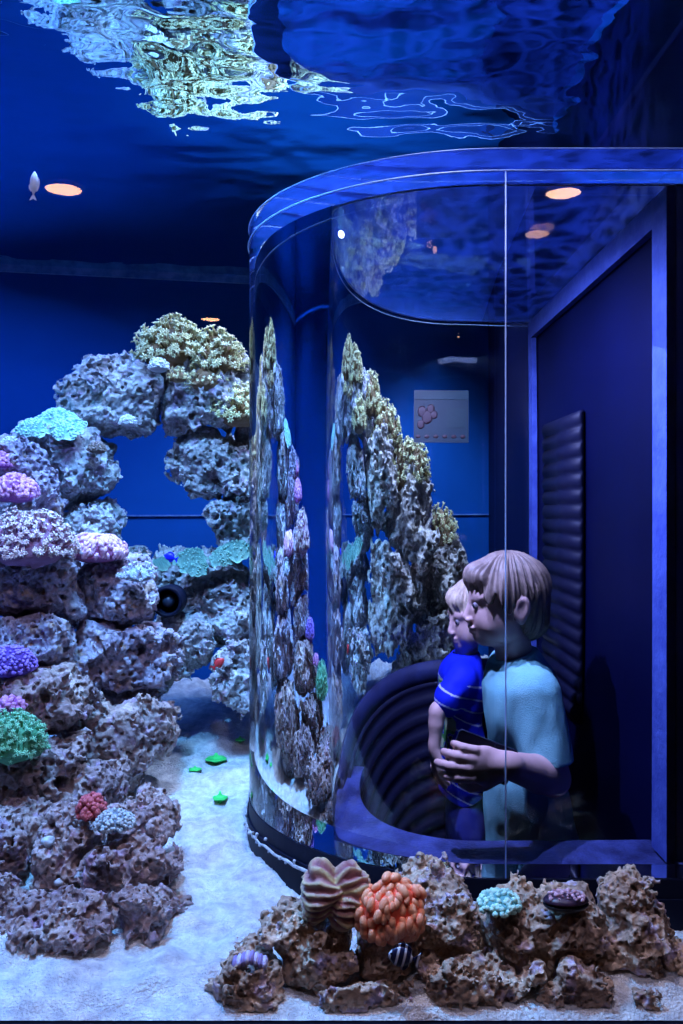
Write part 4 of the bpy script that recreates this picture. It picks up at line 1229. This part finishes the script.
s = SDF((.24, 1.42, .04), (.50, 1.69, .66), .0045)
s.ell((.374, 1.555, .575), (.078, .104, .075), .03)
for sg in (1, -1): limb(s, [A(.374, 1.555 - .047 * sg, .55), A(.366, 1.555 - .052 * sg, .31), A(.376, 1.555 - .052 * sg, .085)], [.070, .054, .044], .015)
wrinkle(s, .004, 14, 61)
V, Q = s.mesh(); mesh_obj('trousers', V, Q, M['jeans'], K1)
for sg in (1, -1): shoe(K1, A(.376, 1.555 - .05 * sg, .07), (-1, -.05 * sg, 0))
# phone
ph = A(.224, 1.3685, .852); u_ = A(-.93, 0, .36); u_ /= np.linalg.norm(u_); v_ = np.cross(u_, A(0, 1, 0)); n_ = A(0, 1, 0)
import bmesh
def slab_obj(name, c, u, v, n, a, b, t, mat, parent=None, bev=.006):
    bm = bmesh.new(); bmesh.ops.create_cube(bm, size=1)
    for vt in bm.verts: vt.co = Vector((vt.co.x * 2 * a, vt.co.y * 2 * b, vt.co.z * 2 * t))
    ed = [e for e in bm.edges if abs((e.verts[0].co - e.verts[1].co).z) > t]
    bmesh.ops.bevel(bm, geom=ed, offset=bev, segments=4, affect='EDGES', profile=.5)
    bm.verts.ensure_lookup_table()
    V = np.array([c + u * q.co.x + v * q.co.y + n * q.co.z for q in bm.verts]); Fs = [[q.index for q in f.verts] for f in bm.faces]; bm.free()
    return mesh_obj(name, V, Fs, mat, parent, smooth=False)
PHN = empty('phone', ph, 'thin dark phone held in the bigger boy\'s hand', 'phone')
pb_ = slab_obj('phone_body', ph, u_, v_, n_, .052, .029, .0035, M['black'], PHN)
slab_obj('screen', ph + n_ * .0037, u_, v_, n_, .048, .026, .0002, pmat('dark screen', (.002, .003, .008), .08, spec=.6), pb_)

# --- smaller boy behind, blue shirt
K2 = empty('person', (.262, 1.83, 0), 'smaller blond boy in a bright blue printed shirt, standing behind the bigger boy', 'person', 'children in the bubble')
H2 = A(.276, 1.825, 1.006); R2 = head_frame(math.radians(24), math.radians(-8)); k2 = .84
s = SDF((.10, 1.66, .0), (.40, 1.98, 1.12), .0025)
shL, elL, wrL = A(.240, 1.752, .868), A(.166, 1.718, .812), A(.158, 1.708, .738)
shR, elR, wrR = A(.262, 1.906, .868), A(.250, 1.928, .780), A(.21, 1.912, .690)
limb(s, [A(.276, 1.83, .97), A(.260, 1.83, .89)], [.030, .035])
s.ell((.252, 1.83, .82), (.054, .078, .08), .03); s.ell((.256, 1.83, .66), (.054, .076, .10), .03); s.ell((.262, 1.83, .535), (.062, .086, .07), .03)
for a_, e_, w_ in ((shL, elL, wrL), (shR, elR, wrR)): limb(s, [a_, e_], [.025, .021], .010); limb(s, [e_, e_ + (w_ - e_) * .3, w_], [.021, .020, .0150], .008)
for sg in (1, -1):
    limb(s, [A(.262, 1.83 - .04 * sg, .51), A(.254, 1.83 - .045 * sg, .29), A(.264, 1.83 - .045 * sg, .07)], [.056, .040, .028], .015)
    s.cone(A(.268, 1.83 - .045 * sg, .034), A(.195, 1.83 - .05 * sg, .03), .024, .02, .01)
add_head(s, H2, R2, k2)
add_hand(s, wrL, (.25, -.05, -1), (-.8, -.6, 0), .86, .35, -1)
add_hand(s, wrR, (-.5, -.1, -1), (0, 1, 0), .86, .4, 1)
V, Q = keep_largest(*s.mesh()); mesh_obj('body', V, Q, M['skin'], K2)
add_eyes(H2, R2, k2, K2)
hair_mesh('hair', H2, R2, k2, M['hair_b'], K2, 41, .074, .006)
s = SDF((.13, 1.67, .46), (.40, 1.98, .94), .0025)
s.ell((.250, 1.83, .832), (.074, .100, .094), .03); s.ell((.254, 1.83, .68), (.074, .096, .12), .03); s.cone((.256, 1.83, .62), (.260, 1.83, .53), .080, .084, .03)
limb(s, [A(.266, 1.83, .915), A(.257, 1.83, .865)], [.038, .056], .02)
for a_, e_ in ((shL, elL), (shR, elR)): limb(s, [a_, a_ + (e_ - a_) * .58], [.041, .038], .015)
wrinkle(s, .0045, 18, 71)
X, Y, Z = np.meshgrid(*s.ax, indexing='ij')
s.f = np.maximum(s.f, .595 + .008 * np.sin(X * 45) - Z).astype(np.float32)
s.f = np.maximum(s.f, Z - .917).astype(np.float32)
V, Q = keep_largest(*s.mesh())
t = np.zeros(len(V))
zz = (V[:, 2] + .35 * (V[:, 0] - .25)) / .030
t[(np.abs(zz - np.round(zz)) < .085) & (V[:, 2] < .87) & (V[:, 1] < 1.90)] = .3
fr = (V[:, 0] < .236 + .1 * (.85 - V[:, 2])) & (V[:, 1] < 1.83) & (V[:, 1] > 1.765) & (V[:, 2] < .865) & (V[:, 2] > .70)      # printed figure on the chest
gn = vnoise(V * 38, 81)
t[fr & (gn > -.25)] = .5; t[fr & (gn > .22)] = .7; t[fr & (gn < -.45)] = .9
mesh_obj('shirt', V, Q, M['blue_shirt'], K2, attr=t)
s = SDF((.15, 1.70, .04), (.37, 1.96, .67), .0045)
s.ell((.262, 1.83, .55), (.068, .090, .085), .03)
for sg in (1, -1): limb(s, [A(.262, 1.83 - .042 * sg, .51), A(.256, 1.83 - .047 * sg, .29), A(.264, 1.83 - .047 * sg, .085)], [.064, .050, .040], .015)
wrinkle(s, .004, 14, 91)
V, Q = s.mesh(); mesh_obj('trousers', V, Q, M['navy_trousers'], K2)
for sg in (1, -1): shoe(K2, A(.264, 1.83 - .045 * sg, .07), (-1, -.05 * sg, 0))
# ------------------------------------------------------------------ light, camera
led_panel(-.75, 1.35, 2.22, 1.0, .42, (.20, .42, 1.0), 14, 'long pale blue lamp over the front left of the tank')
led_panel(-.90, 2.05, 2.22, 1.0, .36, (.10, .32, 1.0), 20, 'long blue lamp over the reef arch')
led_panel(-.10, 1.12, 2.16, 1.2, .10, (.32, .44, 1.0), 15, 'narrow white lamp added along the front of the tank to fill the shadows')
def caustic_pattern(l, sc, lo, hi):
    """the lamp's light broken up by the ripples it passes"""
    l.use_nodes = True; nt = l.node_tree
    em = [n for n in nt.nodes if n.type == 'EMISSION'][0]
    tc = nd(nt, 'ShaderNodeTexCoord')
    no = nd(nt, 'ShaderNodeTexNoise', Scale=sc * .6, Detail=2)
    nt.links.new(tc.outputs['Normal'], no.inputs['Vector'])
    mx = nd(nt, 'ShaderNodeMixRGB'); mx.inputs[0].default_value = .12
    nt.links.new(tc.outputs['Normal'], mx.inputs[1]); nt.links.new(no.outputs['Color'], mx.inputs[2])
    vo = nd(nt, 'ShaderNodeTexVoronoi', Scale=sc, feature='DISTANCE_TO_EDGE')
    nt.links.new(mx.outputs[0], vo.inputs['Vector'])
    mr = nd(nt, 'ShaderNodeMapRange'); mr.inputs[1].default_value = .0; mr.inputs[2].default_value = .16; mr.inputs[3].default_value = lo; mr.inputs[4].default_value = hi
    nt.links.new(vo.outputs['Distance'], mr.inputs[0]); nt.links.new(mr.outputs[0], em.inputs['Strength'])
def spot(name, loc, tgt, col, e, ang=100, r=.03, blend=.6):
    l = bpy.data.lights.new(name, 'SPOT'); l.energy = e; l.color = col; l.spot_size = math.radians(ang); l.spot_blend = blend; l.shadow_soft_size = r
    o = bpy.data.objects.new(name, l); COL.objects.link(o); o.location = loc
    o.rotation_euler = (Vector(tgt) - Vector(loc)).to_track_quat('-Z', 'Y').to_euler()
    return o
o = spot('tank_fill', (-.35, 1.25, 2.20), (-.25, 1.5, .645), (.13, .46, 1.0), 75, 80); caustic_pattern(o.data, 26, 2.4, .25)  # added spot, lays patterned ripple light on the sand
spot('tank_fill', (.05, 1.075, 2.14), (.15, 1.12, .645), (1.0, .82, .92), 24, 60)
spot('tank_fill', (-.55, 1.5, 2.20), (-.60, 2.10, 1.1), (.42, .58, 1.0), 36, 90, .12)  # added from the front to fill the reef faces
spot('tank_fill', (-.75, 1.30, 2.20), (-.75, 2.55, 1.80), (.10, .42, 1.0), 60, 80, .10)  # wall washer added for the dark upper back wall
spot('tank_fill', (-.28, 1.42, 2.20), (-.42, 2.25, .7), (.22, .58, 1.0), 70, 46, .08)  # added to brighten the far sand
spot('tank_fill', (-.12, 2.05, 2.20), (-.05, 2.35, 1.2), (.46, .62, 1.0), 44, 100, .08)  # added to light the reef behind the bubble
spot('tank_fill', (.22, 2.17, 2.20), (.12, 2.40, 1.0), (.50, .64, 1.0), 70, 90, .08)  # second spot added for the rocks behind the bubble
o = spot('tank_fill', (.20, 1.55, 2.30), (.22, 1.68, 1.765), (.2, .32, 1.0), 26, 100, .01); caustic_pattern(o.data, 13, 4, .15)  # added over the lid, its pattern draws the bright ripple network
spot('bubble_fill', (-.035, 1.47, 1.722), (.30, 1.60, .95), (.38, .43, 1.0), 54, 140, .006)  # added inside the bubble to light the boys' faces
spot('bubble_fill', (.145, 1.362, 1.722), (.33, 1.62, .9), (.34, .42, 1.0), 15, 140, .006)  # this and the next: more spots added under the lid
spot('bubble_fill', (.160, 1.372, 1.722), (.36, 1.62, .9), (.42, .50, 1.0), 9, 140, .006)
for x_ in (-.55, .45):          # two lights added before the window to brighten the front rocks
    spot('front_fill', (x_, .40, 2.50), (x_ * .6, 1.2, .75), (.74, .66, .95), 20, 100, .05)
w = bpy.data.worlds.new('World'); SC.world = w; w.use_nodes = True
w.node_tree.nodes['Background'].inputs[0].default_value = (.01, .03, .2, 1)
w.node_tree.nodes['Background'].inputs[1].default_value = .1
cam = bpy.data.cameras.new('Camera'); cam.sensor_width = 36; cam.lens = F_PX / 1024 * 36
cam.shift_y = -5 / 1024; cam.clip_start = .01
co = bpy.data.objects.new('Camera', cam); COL.objects.link(co)
co.location = (0, 0, EYE); co.rotation_euler = (math.pi / 2, 0, 0)
SC.camera = co
vs = SC.view_settings
SC.display_settings.display_device = 'sRGB'
vs.view_transform = 'Standard'; vs.look = 'None'; vs.exposure = .15; vs.gamma = 1; vs.use_curve_mapping = False
cy = SC.cycles
cy.use_denoising = True
cy.max_bounces = 14; cy.transmission_bounces = 14; cy.glossy_bounces = 8; cy.diffuse_bounces = 3; cy.transparent_max_bounces = 12
cy.caustics_reflective = False; cy.caustics_refractive = False
cy.sample_clamp_indirect = 6
